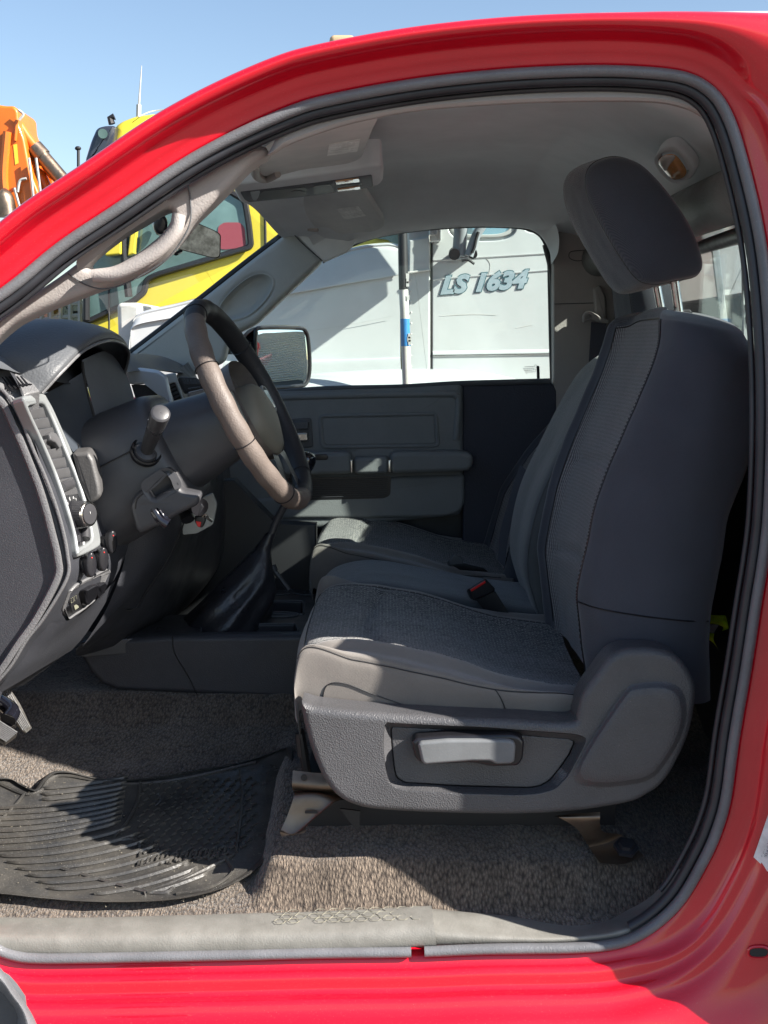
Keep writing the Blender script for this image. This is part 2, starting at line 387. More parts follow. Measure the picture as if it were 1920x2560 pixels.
def text_mesh(body, size, extrude, fn, bold=False, shear=0.0, offset=0.0):
    """text -> MB with points mapped by fn(x, y, z)"""
    cu = bpy.data.curves.new('t', 'FONT'); cu.body = body; cu.size = size; cu.extrude = extrude; cu.shear = shear; cu.offset = offset; cu.resolution_u = 3
    o = bpy.data.objects.new('t', cu); COL.objects.link(o); dg = bpy.context.evaluated_depsgraph_get(); dg.update()
    me = bpy.data.meshes.new_from_object(o.evaluated_get(dg)); b = MB()
    b.add([fn(*v.co) for v in me.vertices], [tuple(p.vertices) for p in me.polygons])
    bpy.data.objects.remove(o); bpy.data.meshes.remove(me); return b
# ================================================================ ground and sky
g = MB(); n_ = 24
g.add([(-400, -400, 0), (400, -400, 0), (400, 400, 0), (-400, 400, 0)], [(0, 1, 2, 3)])
gr = g.build('ground', 'asphalt'); gr['kind'] = 'structure'
# ================================================================ red pickup
T = thing('pickup_truck', (0, .8, 0), 'red pickup truck in the foreground, its open cab showing grey seats and dashboard', 'pickup truck')
SEAL = [(-210, 860), (-60, 762), (29, 700), (145, 605), (289, 509), (434, 410), (530, 354), (627, 306), (723, 265), (800, 241), (960, 209), (1120, 186),
        (1313, 169), (1506, 163), (1650, 170), (1723, 183), (1771, 207), (1810, 246), (1843, 313), (1872, 410), (1901, 530), (1920, 640), (1934, 780),
        (1942, 940), (1942, 1120), (1934, 1300), (1920, 1414), (1904, 1511), (1878, 1680), (1849, 1849), (1828, 2000), (1802, 2090), (1769, 2162),
        (1718, 2250), (1663, 2309), (1600, 2352), (1537, 2374), (1431, 2384), (1220, 2387), (1034, 2394), (800, 2397), (600, 2402), (482, 2404), (241, 2409),
        (96, 2410), (29, 2402), (-20, 2380), (-60, 2330), (-90, 2200), (-140, 1900), (-200, 1500), (-250, 1100), (-262, 930)]
SP = resample(cat(V2(SEAL), 1500, True), 460, True)
NS = len(SP)
def nrm(i):
    t = SP[(i + 2) % NS] - SP[i - 2]; return Vector((t.y, -t.x)).normalized()   # outward: traced clockwise on screen
NR = [nrm(i) for i in range(NS)]
for _ in range(6): NR = [(NR[i - 1] + NR[i] * 2 + NR[(i + 1) % NS]).normalized() for i in range(NS)]
def ybase(py): return .05 * sstep(1250, 150, py)
def wroof(p):
    return 0
ROOFP = [(-22, .035), (-6, .018), (0, .006), (4, .003), (14, .002), (27, .000), (34, -.005), (44, -.008), (55, -.011), (60, -.017), (65, -.034), (70, -.045), (82, -.053), (97, -.053), (108, -.045), (115, -.026), (118, -.002), (117, .04), (110, .08)]
LOWP = [(-22, .035), (-6, .018), (0, .006), (4, .003), (14, .0), (22, -.001), (27, -.010), (32, -.013), (62, -.016), (69, -.018), (73, -.030), (80, -.034), (104, -.036), (112, -.050), (122, -.058), (150, -.062), (200, -.070), (330, -.082), (520, -.06)]
RIGHTP = [(-22, .035), (-6, .018), (0, .006), (4, .003), (30, -.002), (52, -.006), (60, -.020), (66, -.022), (84, -.022), (92, -.034), (98, -.037), (116, -.038), (124, -.041), (140, -.052), (190, -.060), (225, -.074), (265, -.090), (320, -.104), (520, -.11)]
def body_pt(i, k):
    p = SP[i]; a = ROOFP[k]; nn_ = NR[i]; w = sstep(.97, .80, nn_.x) * sstep(1200, 900, p.y) if nn_.y < .2 else 0.0
    r = sstep(.25, .75, nn_.x)
    if nn_.y < -.1 and p.x > 1400 and a[0] > 60:
        T_ = (p.y - interp(p.x, [1500, 1750], [42, 37.5])) / max(.30, -nn_.y); a = (60 + (a[0] - 60) * (1 + (max(1, (T_ - 60) / 58) - 1) * sstep(1400, 1640, p.x)), a[1])
    L = LOWP[k]; R = RIGHTP[k]; b = (L[0] * (1 - r) + R[0] * r, L[1] * (1 - r) + R[1] * r)
    off = a[0] * w + b[0] * (1 - w); dy = a[1] * w + b[1] * (1 - w)
    q = p + NR[i] * off
    c = at(q.x, q.y, ybase(p.y)); c.y += dy; return c
b = MB(); b.grid([[body_pt(i, k) for i in range(NS)] for k in range(len(ROOFP))], cu=True)
body = b.build('body_side', 'red', T, smooth=75)
body['label'] = 'glossy red body around the open door'
q = body.modifiers.new('sub', 'SUBSURF'); q.levels = 1; q.render_levels = 1
# roof skin, far side skin, bed front
b = MB()
rows = []
for X in [-.1, 0, .1, .2, .3, .4, .5, .58]:
    r_ = []
    for j in range(13):
        y = .10 + j / 12 * 1.50; e = min(1, min(y - .10, 1.60 - y) / .35)
        z = (.452 if X > 0 else .452 - .35 * X * X * 1.0 - .02) + .03 * (1 - (1 - e) ** 2) - .02
        z -= max(0, -X - .0) * .25
        r_.append(P(X, y, z))
    rows.append(r_)
b.grid(rows); b.add([P(.58, .10, .415), P(.58, 1.6, .415), P(.66, 1.6, .20), P(.66, .10, .20)], [(0, 1, 2, 3)])
b.build('roof_panel', 'red', T)
b = MB()
b.box(P(-.1, 1.70, -.70), (.95, .03, .56)); b.box(P(.70, 1.66, .10), (.06, .03, .36)); 
b.build('far_door_skin', 'red', T, bevel=.01)
# lock hole, sticker, drain details on the red jamb
def ell(cx, cy, rx, ry, n=28, sq=2.0):
    o = []
    for i in range(n):
        a = i / n * 2 * math.pi; c, s_ = math.cos(a), math.sin(a)
        o.append(Vector((cx + rx * math.copysign(abs(c) ** (2 / sq), c), cy + ry * math.copysign(abs(s_) ** (2 / sq), s_))))
    return o
from mathutils.bvhtree import BVHTree
bv = BVHTree.FromObject(body, bpy.context.evaluated_depsgraph_get())
def onbody(px, py, off):
    r = ray(px, py).normalized(); h = bv.ray_cast(CAM, r); return h[0] - r * off
b = MB(); O_ = [onbody(p.x, p.y, .0022) for p in ell(1897, 2381, 27, 15, sq=2.6)]
b.grid([O_, [Vector(sum((q for q in O_), Vector()) / len(O_)) for _ in O_]], cu=True); jh = b.build('jamb_hole', 'gasket', T)
b = MB(); b.tube(O_, .0022, 6, closed=True); b.build('hole_rim', 'red', jh)
b = MB(); SK = [onbody(x, y, .002) for x, y in [(1930, 2010), (1884, 2143), (1898, 2156), (1902, 2160), (1904, 2156), (1918, 2178), (1960, 2195), (1960, 2010)]]
b.prism(SK, Vector((0, -1, 0)), .0005)
stk = b.build('jamb_sticker', 'paper', T)
b = MB()
for i in range(26):
    t = i / 26; x = 1890 + t * 0; a = Vector((1892 + (1 - t) * 34, 2140 - (1 - t) * 105))
    for j in range(5):
        c = a + Vector((6 + j * 10 + random.random() * 4, 2.5 * j + 2)); ww = random.uniform(2, 7)
        b.prism([onbody(*q, .0034) for q in [(c.x, c.y), (c.x + ww, c.y + ww * .45), (c.x + ww - .5, c.y + ww * .45 + 1.3), (c.x - .5, c.y + 1.3)]], Vector((0, -1, 0)), .0003)
b.build('sticker_print', 'ink', stk)
# ---------------------------------------------------------------- door seal
def band(off0, dy0, ra, rb, name, m, i0=0, i1=NS, label=None):
    b = MB(); rows = []
    for i in range(i0, i1 + 1):
        ii = i % NS; p = SP[ii]; q = p + NR[ii] * off0; c = at(q.x, q.y, ybase(p.y)); c.y += dy0
        nn = at(p.x + NR[ii].x * 10, p.y + NR[ii].y * 10, 0) - at(p.x, p.y, 0); nn.y = 0; nn.normalize(); yv = Vector((0, -1, 0))
        rb_ = rb
        rows.append([c + nn * math.cos(k / 12 * 2 * math.pi) * ra + yv * math.sin(k / 12 * 2 * math.pi) * rb_ for k in range(12)])
    b.grid(rows, cu=True, capu=(i1 - i0) < NS)
    return b.build(name, m, T, label=label)
# split mark where the rubber ends meet above the sill
jn = min(range(NS), key=lambda i: (SP[i] - Vector((1038, 2394))).length)
seal = band(-14, .000, .0078, .0085, 'door_seal', 'seal', jn + 1, jn + NS - 1)
i_end = next(i for i in range(NS) if SP[i].x > 1000 and SP[i].y > 2350)
band(-33, .012, .0070, .009, 'seal_lip', 'seal2', 0, i_end)
i_e2 = next(i for i in range(NS) if SP[i].x > 1000 and SP[i].y > 2270)
o = band(-47, .026, .0040, .005, 'inner_seal', 'seal2', 0, i_e2)
setpar(o, seal); 
# ---------------------------------------------------------------- sill plates
def spx(l, Y): return [at(a, b_, Y) for a, b_ in l]
b = MB()
b.loft([spx([(-80, 2292), (200, 2293), (500, 2286), (800, 2278), (1078, 2264)], .075), spx([(-80, 2296), (200, 2298), (500, 2290), (800, 2282), (1079, 2268)], .058),
        spx([(-80, 2325), (200, 2328), (500, 2322), (800, 2316), (1084, 2303)], .020), spx([(-80, 2348), (200, 2352), (500, 2348), (800, 2342), (1088, 2334)], .004),
        spx([(-80, 2378), (200, 2384), (500, 2380), (800, 2374), (1091, 2362)], .002), spx([(-80, 2384), (200, 2390), (500, 2384), (800, 2378), (1091, 2366)], .014)], 60, 30)
sill = b.build('sill_plate', 'sill', T)
b = MB()
b.loft([spx([(1078, 2272), (1220, 2284), (1400, 2300), (1520, 2292), (1620, 2246), (1690, 2170)], .080), spx([(1079, 2278), (1220, 2289), (1400, 2306), (1530, 2300), (1634, 2256), (1705, 2176)], .060),
        spx([(1085, 2312), (1220, 2322), (1400, 2332), (1540, 2318), (1650, 2270), (1720, 2190)], .024), spx([(1088, 2338), (1220, 2344), (1400, 2346), (1546, 2330), (1656, 2282), (1728, 2200)], .008),
        spx([(1090, 2362), (1220, 2360), (1400, 2358), (1550, 2346), (1662, 2296), (1738, 2210)], .010), spx([(1090, 2366), (1220, 2364), (1400, 2362), (1554, 2350), (1668, 2300), (1742, 2214)], .02)], 50, 26)
b.build('sill_end_cap', 'sill', T)
# worn honeycomb relief on the sill plate
b = MB()
for cx, cy in [(x, y) for x in range(700, 1072, 34) for y in (0, 1, 2)]:
    X = cx + (17 if cy % 2 else 0); Yp = 2281 - (X - 700) * .030 + cy * 11
    if random.random() < .25 and X < 950: continue
    hx = [at(X + 15 * math.cos(a), Yp + 6.2 * math.sin(a), .0) for a in [k * math.pi / 3 for k in range(6)]]
    yy = .062 - cy * .0135
    hx = [at(X + 15 * math.cos(k * math.pi / 3), Yp + 6 * math.sin(k * math.pi / 3), yy - .0030 - .0075 * math.sin(k * math.pi / 3)) for k in range(6)]
    b.tube(hx, .0005, 4, closed=True)
b.build('honeycomb_relief', mat('dusty_relief', (.17, .165, .14), .7, col2=(.26, .24, .17), vscale=8), sill)
# ---------------------------------------------------------------- cab floor, firewall, rear wall, far side
def floorz(x, y):
    z = interp(y, [.04, .12, .30, .50, .60, .68, .95, 1.1, 1.6], [-.874, -.858, -.82, -.775, -.745, -.702, -.702, -.775, -.86])
    z += .050 * sstep(-.215, -.175, x) * sstep(.60, .34, y) * sstep(.075, .135, y)
    z += .5 * max(0, -.76 - x)
    z += .0045 * noise.noise(Vector((x * 9, y * 12, 0))) + .003 * noise.noise(Vector((x * 31, y * 31, 3)))
    return z
b = MB(); b.grid([[P(-1.1 + 1.85 * i / 220, .045 + 1.6 * j / 150, floorz(-1.1 + 1.85 * i / 220, .045 + 1.6 * j / 150)) for j in range(151)] for i in range(221)])
b.build('carpet', 'carpet', T)
b = MB()
b.grid([[P(x, y, -.02 - .02 * 0) for y in (.12, 1.6)] for x in (-1.15, -1.1)])
b.box(P(-1.13, .85, -.5), (.02, .80, .48)); b.box(P(.66, .85, -.55), (.025, .80, .44)); b.box(P(-.0, 1.63, -.6), (1.1, .02, .45))
b.box(P(-1.0, .075, -.45), (.16, .025, .42))
b.build('cab_lining', 'seal2', T)
# outer door opening returns: rear quarter lining near side
b = MB(); b.box(P(.645, .13, -.35), (.035, .05, .55)); b.build('pillar_lining', 'seal2', T)
# ---------------------------------------------------------------- headliner
XN = [-.60, -.36, -.178, -.094, .024, .2, .36, .50, .64]; ZN = [.18, .24, .285, .324, .350, .360, .360, .335, .27]
ZF = [.26, .30, .285, .272, .308, .325, .320, .300, .26]
ZM = [.20, .315, .372, .400, .425, .435, .425, .372, .262]
def headz(x, y):
    zn, zf, zm = interp(x, XN, ZN), interp(x, XN, ZF), interp(x, XN, ZM)
    e = zn + (zf - zn) * sstep(.1, 1.53, y); a = sstep(.0, .36, y - .085); c = sstep(.0, .42, 1.54 - y)
    z = e + (zm - e) * (a * c) ** .8
    # moulded hollow for the console and visors
    z += .03 * sstep(.04, -.10, x) * sstep(.45, .62, y) * sstep(1.08, .92, y)
    z -= .02 * math.exp(-((x - .50) ** 2 / .004 + (y - .52) ** 2 / .02))
    return z
def xfront(y): return -.235 - .085 * max(0, 1 - abs(y - .81) / .72) ** .6
b = MB(); rows = []
for j in range(91):
    y = .10 + j / 90 * 1.44; xf = xfront(y); rows.append([P(xf + (.625 - xf) * i / 90, y, headz(xf + (.625 - xf) * i / 90, y)) for i in range(91)])
b.grid(rows)
hd = b.build('headliner', 'roof', T)
# windshield header drop in front of the headliner edge
b = MB(); rows = []
for j in range(61):
    y = .10 + j / 60 * 1.44; xf = xfront(y); z = headz(xf, y)
    rows.append([P(xf, y, z), P(xf - .022, y, z - .004), P(xf - .03, y, z + .010), P(xf - .028, y, z + .02)])
b.grid(rows); b.build('header_edge', 'roof', hd)
# pale rolled edge along the door opening
LIP = [(668, 388), (690, 376), (720, 358), (800, 328), (880, 304), (1000, 279), (1120, 265), (1313, 253), (1506, 249), (1640, 252), (1710, 266), (1752, 286), (1790, 322)]
b = MB(); L_ = cat(V2(LIP), 90); rows = []
for i, p in enumerate(L_):
    t = (L_[min(i + 1, 89)] - L_[max(i - 1, 0)]).normalized(); nn = Vector((t.y, -t.x))
    rows.append([at((p + nn * o_).x, (p + nn * o_).y, y_) for o_, y_ in ((30 * min(1, i / 14, (89 - i) / 14), .085), (20 * min(1, i / 14, (89 - i) / 14), .078), (6 * min(1, i / 14, (89 - i) / 14), .076), (-2, .080), (-6, .090), (-4, .12))])
b.grid(rows); b.build('headliner_edge', 'trim', hd)
# far edge trim of the headliner (rolled)
FAR = [(727, 576), (806, 653), (850, 628), (900, 606), (1000, 583), (1150, 568), (1290, 568), (1345, 585), (1372, 625), (1378, 660)]
b = MB(); F_ = cat(V2(FAR[1:]), 90); rows = []
for i, p in enumerate(F_):
    t = (F_[min(i + 1, 89)] - F_[max(i - 1, 0)]).normalized(); nn = Vector((t.y, -t.x))
    nn = nn * min(1, (89 - i) / 30 + .02)
    rows.append([at((p + nn * o_).x, (p + nn * o_).y, y_) for o_, y_ in ((70, 1.46), (30, 1.515), (10, 1.53), (2, 1.54), (0, 1.56), (2, 1.60))])
b.grid(rows); o = b.build('far_headliner_edge', 'roof', hd)
# rear header, rear window frame
b = MB(); b.tube([P(.575, .10, .245), P(.575, .80, .25), P(.575, 1.54, .235)], .046, 20, 12)
b.build('rear_header', mat('rear_header_trim', (.16, .165, .16), .5, bump=.4, bscale=260, kind='grain', rvar=.1), T)
b = MB(); b.box(P(.635, .83, -.32), (.02, .76, .235)); b.box(P(.64, .83, .30), (.02, .76, .06)); b.box(P(.64, 1.52, .1), (.02, .06, .35)); b.box(P(.64, .105, .1), (.02, .03, .4))
b.build('rear_wall_trim', 'seal2', T, bevel=.006)
b = MB(); b.box(P(.655, .82, .09), (.002, .68, .18)); b.build('rear_window', 'glass', T)
b = MB(); b.box(P(.72, .80, -.46), (.018, .86, .44)); b.box(P(.72, .80, .36), (.018, .78, .075)); b.box(P(.72, .045, .14), (.018, .085, .17)); b.box(P(.72, 1.60, .14), (.018, .07, .17)); b.box(P(.655, .055, .05), (.06, .018, .40)); b.box(P(.70, -.09, -.5), (.14, .018, .5))
b.box(P(.655, 1.66, .05), (.06, .018, .40)); b.build('cab_back', 'red', T, bevel=.004)
# dome lamp at the rear
p0 = at(1690, 425, .46); nn = Vector((-.45, -.45, -.78)).normalized()
def lam(l, off=0.0): return [onp(a.x, a.y, p0 + nn * off, nn) for a in l]
b = MB(); b.prism(lam(px_smooth([(1638, 392), (1660, 368), (1692, 366), (1730, 405), (1738, 430), (1722, 452), (1690, 454), (1650, 418)], 40)), nn, .02, .006, [lam(px_smooth([(1644, 402), (1660, 386), (1690, 386), (1716, 420), (1716, 438), (1704, 448), (1680, 450), (1655, 425)], 40))])
dl = b.build('dome_lamp', 'roof', T)
b = MB(); L0 = px_smooth([(1646, 404), (1661, 388), (1689, 388), (1714, 420), (1714, 437), (1703, 446), (1681, 448), (1657, 424)], 40); c0 = Vector((1682, 418))
b.grid([lam([c0 + (p - c0) * s_ for p in L0], .004 + .012 * (1 - s_ ** 3)) for s_ in (1, .97, .9, .8, .6, .4, .2, .02)], cu=True); b.build('lamp_lens', 'amber', dl)
b = MB(); L1 = px_smooth([(1648, 404), (1661, 389), (1686, 389), (1684, 402), (1668, 424), (1660, 426)], 30); c1 = Vector((1668, 404))
b.grid([lam([c1 + (p - c1) * s_ for p in L1], .013 + .006 * (1 - s_ ** 3)) for s_ in (1, .9, .7, .4, .02)], cu=True); b.build('lamp_reading_lens', 'clear', dl)
# ---------------------------------------------------------------- near A pillar trim with grab handle
outer = [(-160, 905), (0, 792), (63, 745), (145, 690), (210, 640), (289, 575), (380, 515), (434, 478), (530, 420), (600, 382), (650, 362), (668, 372), (662, 388), (622, 413), (579, 458), (530, 506), (482, 552), (450, 592), (405, 640), (350, 680), (270, 712), (145, 759), (63, 795), (0, 835), (-160, 980)]
hole = [(212, 668), (222, 645), (289, 592), (350, 556), (395, 530), (420, 522), (429, 533), (420, 558), (400, 584), (360, 617), (337, 633), (300, 655), (270, 667), (240, 673)]
b = MB(); b.plate(px_smooth(outer, 160), .100, .05, .012, [px_smooth(hole, 70)], seg=5)
ap = b.build('pillar_trim', 'trim', T, wn=True)
b = MB(); H_ = [at(a, c, .088) for a, c in [(232, 690), (290, 683), (350, 655), (400, 620), (438, 575), (448, 535)]]
b.tube(H_, lambda t: (.0125 * (.4 + .6 * math.sin(math.pi * min(1, max(0, .08 + t * .84))) ** .5), .010), 16, 50); b.build('grab_handle', 'trim', ap)
b = MB(); b.tube([at(a, c, .0985) for a, c in [(170, 684), (215, 712), (262, 722), (320, 706), (400, 660), (440, 622), (474, 560), (476, 500), (470, 462)]], .0011, 6, 60)
b.build('trim_seam', 'dashp', ap)
# ---------------------------------------------------------------- far A pillar trim
fa_ = [(318, 889), (500, 750), (640, 640), (706, 590), (727, 570), (745, 575), (806, 650), (790, 668), (750, 705), (693, 759), (640, 810), (582, 838), (566, 870), (560, 905), (482, 940), (380, 925)]
rec = [(553, 782), (556, 760), (585, 725), (625, 695), (655, 688), (676, 700), (676, 722), (655, 755), (620, 785), (580, 797), (560, 795)]
b = MB(); b.plate(round_poly(fa_, 17), 1.50, .05, .014, [px_smooth(rec, 50)], seg=4)
fp = b.build('far_pillar_trim', 'trimg', T, wn=True)
b = MB(); R0 = px_smooth(rec, 50); c0 = Vector((618, 742))
b.grid([[at((c0 + (p - c0) * s_).x, (c0 + (p - c0) * s_).y, y_) for p in R0] for s_, y_ in ((1.12, 1.499), (1.06, 1.499), (1.0, 1.505), (.92, 1.518), (.7, 1.527), (.3, 1.528), (.02, 1.528))], cu=True)
b.build('handle_recess', 'trimg', fp)
b = MB(); b.tube([at(a, c, 1.52) for a, c in [(300, 902), (410, 818), (500, 748), (600, 669), (690, 600), (716, 580), (728, 566)]], .009, 8, 40); b.build('windshield_seal', 'gasket', fp)
b = MB(); b.plate(round_poly([(727, 563), (740, 585), (808, 655), (870, 628), (920, 560), (800, 500), (716, 535)], 5), 1.493, .03, .004); b.build('header_corner', 'roof', fp)
b = MB(); b.tube([at(a, c, 1.489) for a, c in [(727, 578), (760, 612), (806, 652)]], .0016, 6, 12); b.build('trim_seam', 'dash', fp)
# windshield glass
b = MB(); rows = []
for i in range(13):
    t = i / 12; rows.append([P(xfront(.10 + 1.42 * j / 12) - .035 - t * (.80 - .0 * j), .10 + 1.42 * j / 12, .335 - t * .45 - .05 * abs(j / 6 - 1) ** 2 * (1 - t)) for j in range(13)])
b.grid(rows); b.build('windshield', glass('windshield_glass', (.93, .97, .96), .12), T)
# ---------------------------------------------------------------- far door
b = MB(); wo = px_smooth([(560, 905), (582, 838), (693, 759), (806, 653), (900, 604), (1000, 580), (1150, 566), (1290, 568), (1345, 583), (1370, 625), (1374, 700), (1376, 955), (1150, 958), (800, 968), (560, 985)], 120)
b.grid([[at(p.x, p.y, y_) for p in wo] for y_ in (1.585, 1.595)], cu=True, capu=True); b.build('far_window', 'glass', T)
b = MB(); b.tube([at(a, c, 1.575) for a, c in [(806, 654), (900, 604), (1000, 580), (1150, 566), (1270, 566), (1325, 574), (1356, 595), (1371, 640), (1374, 720), (1377, 860), (1380, 960)]], .0055, 8, 70)
b.tube([at(a, c, 1.565) for a, c in [(1362, 612), (1379, 690), (1383, 800), (1388, 965)]], (.007), 8, 30)
b.build('window_seal', 'seal2', T)
b = MB(); b.plate(round_poly([(1384, 572), (1800, 572), (1800, 1500), (1386, 1500), (1384, 800)], 4), 1.515, .04, .004); bp_ = b.build('far_pillar', 'trim', T, wn=True)
b = MB(); b.tube([at(1386, 760, 1.5135), at(1500, 757, 1.5135)], .0009, 6); b.build('panel_seam', 'dash', bp_); b = MB(); b.tube([at(a, c, 1.5135) for a, c in [(1500, 625), (1440, 627), (1424, 632), (1424, 645), (1440, 652), (1460, 650)]], .0009, 6, 20); b.build('hatch_seam', 'dash', bp_)
dp = [(520, 985), (700, 975), (1000, 966), (1150, 958), (1158, 968), (1158, 1150), (1160, 1262), (1150, 1290), (520, 1350)]
b = MB(); b.plate(round_poly(dp, 19), 1.50, .06, .016, seg=5); door = b.build('far_door_trim', 'doortrim', T, wn=True)
b = MB(); b.plate(round_poly([(520, 1262), (700, 1240), (1000, 1190), (1162, 1186), (1162, 1262), (1148, 1284), (1110, 1294), (900, 1298), (520, 1300)], 12), 1.492, .03, .012); b.build('door_lower_panel', 'doortrim', door, wn=True)
b = MB(); b.tube([at(p.x, p.y, 1.4995) for p in round_poly([(800, 1040), (1090, 1034), (1095, 1110), (1088, 1114), (812, 1118), (804, 1112)], 12)], .0050, 8, closed=True); b.build('panel_bead', 'doortrim', door)
b = MB(); b.plate(round_poly([(806, 1046), (1084, 1040), (1089, 1106), (1082, 1109), (816, 1112), (810, 1106)], 8), 1.4985, .004, .002); b.build('door_insert', 'doortrim', door, wn=True)
b = MB(); b.tube([at(a, c, 1.503) for a, c in [(560, 1000), (800, 990), (1100, 985), (1140, 990), (1146, 1010), (1140, 1100)]], .010, 10, 50); b.build('door_ridge', 'doortrim', door)
b = MB(); b.plate(round_poly([(700, 1132), (878, 1130), (882, 1185), (700, 1190)], 16), 1.44, .07, .013); b.plate(round_poly([(884, 1144), (972, 1142), (972, 1184), (884, 1186)], 13), 1.45, .06, .010)
b.plate(round_poly([(976, 1130), (1150, 1128), (1182, 1136), (1184, 1158), (1176, 1178), (1100, 1182), (976, 1186)], 17), 1.44, .07, .014); ar = b.build('door_armrest', 'doortrim', door, wn=True)
b = MB(); b.plate(round_poly([(875, 1150), (882, 1150), (882, 1182), (876, 1182)], 2), 1.438, .02, .002); b.build('armrest_clip', 'chrome', ar); b = MB(); b.plate(round_poly([(970, 1150), (977, 1150), (977, 1182), (971, 1182)], 2), 1.438, .02, .002); b.build('armrest_clip', 'chrome', ar)
b = MB(); b.plate(round_poly([(786, 1136), (820, 1136), (820, 1150), (786, 1151)], 6), 1.438, .01, .002); b.build('window_switch', 'black', ar)
b = MB(); b.plate(round_poly([(700, 1196), (978, 1190), (976, 1238), (960, 1246), (700, 1252)], 8), 1.4915, .002); pk = b.build('door_pocket', 'black', door)
b = MB()
for k in range(9): b.tube([at(702, 1202 + k * 5.4, 1.4905), at(972 - k, 1196 + k * 5.4, 1.4905)], .0010, 5)
b.build('pocket_ribs', 'dash', pk)
b = MB(); b.plate(round_poly([(690, 1050), (778, 1044), (784, 1118), (690, 1128)], 8), 1.495, .01, .004); hp = b.build('handle_bezel', 'dashp', door, wn=True)
b = MB(); b.plate(round_poly([(712, 1082), (770, 1080), (772, 1104), (736, 1106), (712, 1096)], 5), 1.478, .016, .006); b.build('door_handle', 'chrome', hp, wn=True)
b = MB(); b.plate(round_poly([(732, 1054), (772, 1052), (772, 1074), (734, 1076)], 5), 1.485, .012, .005); b.build('lock_cover', 'dashp', hp, wn=True)
b = MB(); b.plate(round_poly([(1157, 962), (1250, 962), (1375, 955), (1382, 960), (1392, 975), (1392, 1300), (1340, 1500), (1157, 1500)], 6), 1.513, .05, .006); b.build('rear_door_panel', mat('shaded_door_trim', (.035, .038, .055), .7, bump=.3, kind='grain'), T, wn=True)  # shaded part of the door trim, its shade put into the dark colour
b = MB(); b.tube([at(a, c, 1.513) for a, c in [(600, 990), (800, 973), (1000, 968), (1155, 959), (1375, 953)]], .008, 8, 40); b.build('belt_seal', 'dashp', T)
b = MB(); b.tube([at(1346, 952, 1.57), at(1345, 918, 1.57)], .0042, 8); b.ball(at(1345, 918, 1.57), (.0042,) * 3, 8); b.build('lock_pin', 'gasket', T)
# etched glass marks (mirror-written from inside)
b = MB()
for i, (yy, x0, x1) in enumerate([(916, 1312, 1334), (921, 1308, 1334), (925, 1310, 1328), (929, 1313, 1332), (933, 1316, 1318)]):
    x = x0
    while x < x1:
        ww = random.uniform(1.2, 3.2); b.plate([(x, yy), (x + ww, yy), (x + ww, yy + 2.0), (x, yy + 2.0)], 1.583, .0004); x += ww + 1.0
b.tube([at(1339 + 3 * math.cos(a / 8 * math.pi), 915 + 3 * math.sin(a / 8 * math.pi), 1.583) for a in range(16)], .0006, 4, closed=True)
b.tube([at(1336 + 3.5 * math.cos(a / 8 * math.pi), 926 + 3.5 * math.sin(a / 8 * math.pi), 1.583) for a in range(16)], .0006, 4, closed=True)
b.build('glass_marking', 'ink', T)
# mirror on the far door
b = MB(); sh = px_smooth([(598, 880), (604, 845), (625, 822), (660, 816), (740, 817), (764, 826), (774, 860), (778, 930), (768, 962), (750, 968), (660, 972), (625, 965)], 60)
c0 = Vector((690, 893)); rows = []
nM = Vector((.765, -.644, .01)).normalized(); cM = at(700, 893, 1.88)
for s_, y_ in ((.92, -.001), (1.0, -.004), (1.0, -.015), (.97, -.04), (.85, -.075), (.5, -.10), (.02, -.105)): rows.append([onp((c0 + (p - c0) * s_).x, (c0 + (p - c0) * s_).y, cM + nM * y_, nM) for p in sh])
b.grid(rows, cu=True); mr_ = b.build('door_mirror', 'smooth', T)
b = MB(); b.prism([onp(p.x, p.y, cM + nM * .004, nM) for p in px_smooth([(640, 870), (641, 834), (652, 822), (740, 822), (762, 830), (770, 865), (772, 925), (764, 955), (745, 963), (660, 968), (648, 955), (643, 920)], 60)], nM, .012, .003); fr_ = MB(); fr_.tube([onp(p.x, p.y, cM + nM * .003, nM) for p in px_smooth([(638, 870), (639, 832), (650, 820), (740, 820), (764, 828), (772, 865), (774, 925), (766, 957), (746, 965), (660, 970), (646, 957), (641, 920)], 60)], .0065, 8, closed=True); fr_.build('mirror_frame', 'black', mr_) 
mg = b.build('mirror_glass', 'mirror', mr_)
b = MB(); b.box(at(600, 960, 1.80), (.03, .12, .018)); b.box(at(600, 870, 1.80), (.03, .12, .018)); b.build('mirror_arm', 'smooth', mr_, bevel=.004)
# interior mirror
b = MB(); im = round_poly([(402, 575), (492, 556), (540, 577), (553, 586), (552, 640), (546, 645), (536, 646), (425, 618)], 9)
cI = at(480, 600, .62); nI = Vector((.25, -.95, -.08)).normalized()
def imp(l, off=0): return [onp(p.x, p.y, cI + nI * off, nI) for p in l]
b.prism(imp(im), nI, .02, .004); rm = b.build('rear_view_mirror', 'black', T)
c0 = Vector((487, 602)); b = MB(); b.prism(imp([c0 + (p - c0) * .95 for p in im], .0008), nI, .001); b.build('mirror_glass', mat('dull_mirror', (.42, .46, .44), .12, metal=1.0, col2=(.12, .13, .12), vscale=60), rm)
b = MB(); b.tube([at(452, 628, .62), at(440, 634, .60), at(436, 630, .61)], .004, 8, 8); b.tube([at(420, 590, .64), at(395, 560, .70), at(400, 530, .75)], .012, 10, 10)
b.prism(imp(ell(402, 560, 18, 26)), nI, .03, .008); b.build('mirror_mount', 'black', rm)
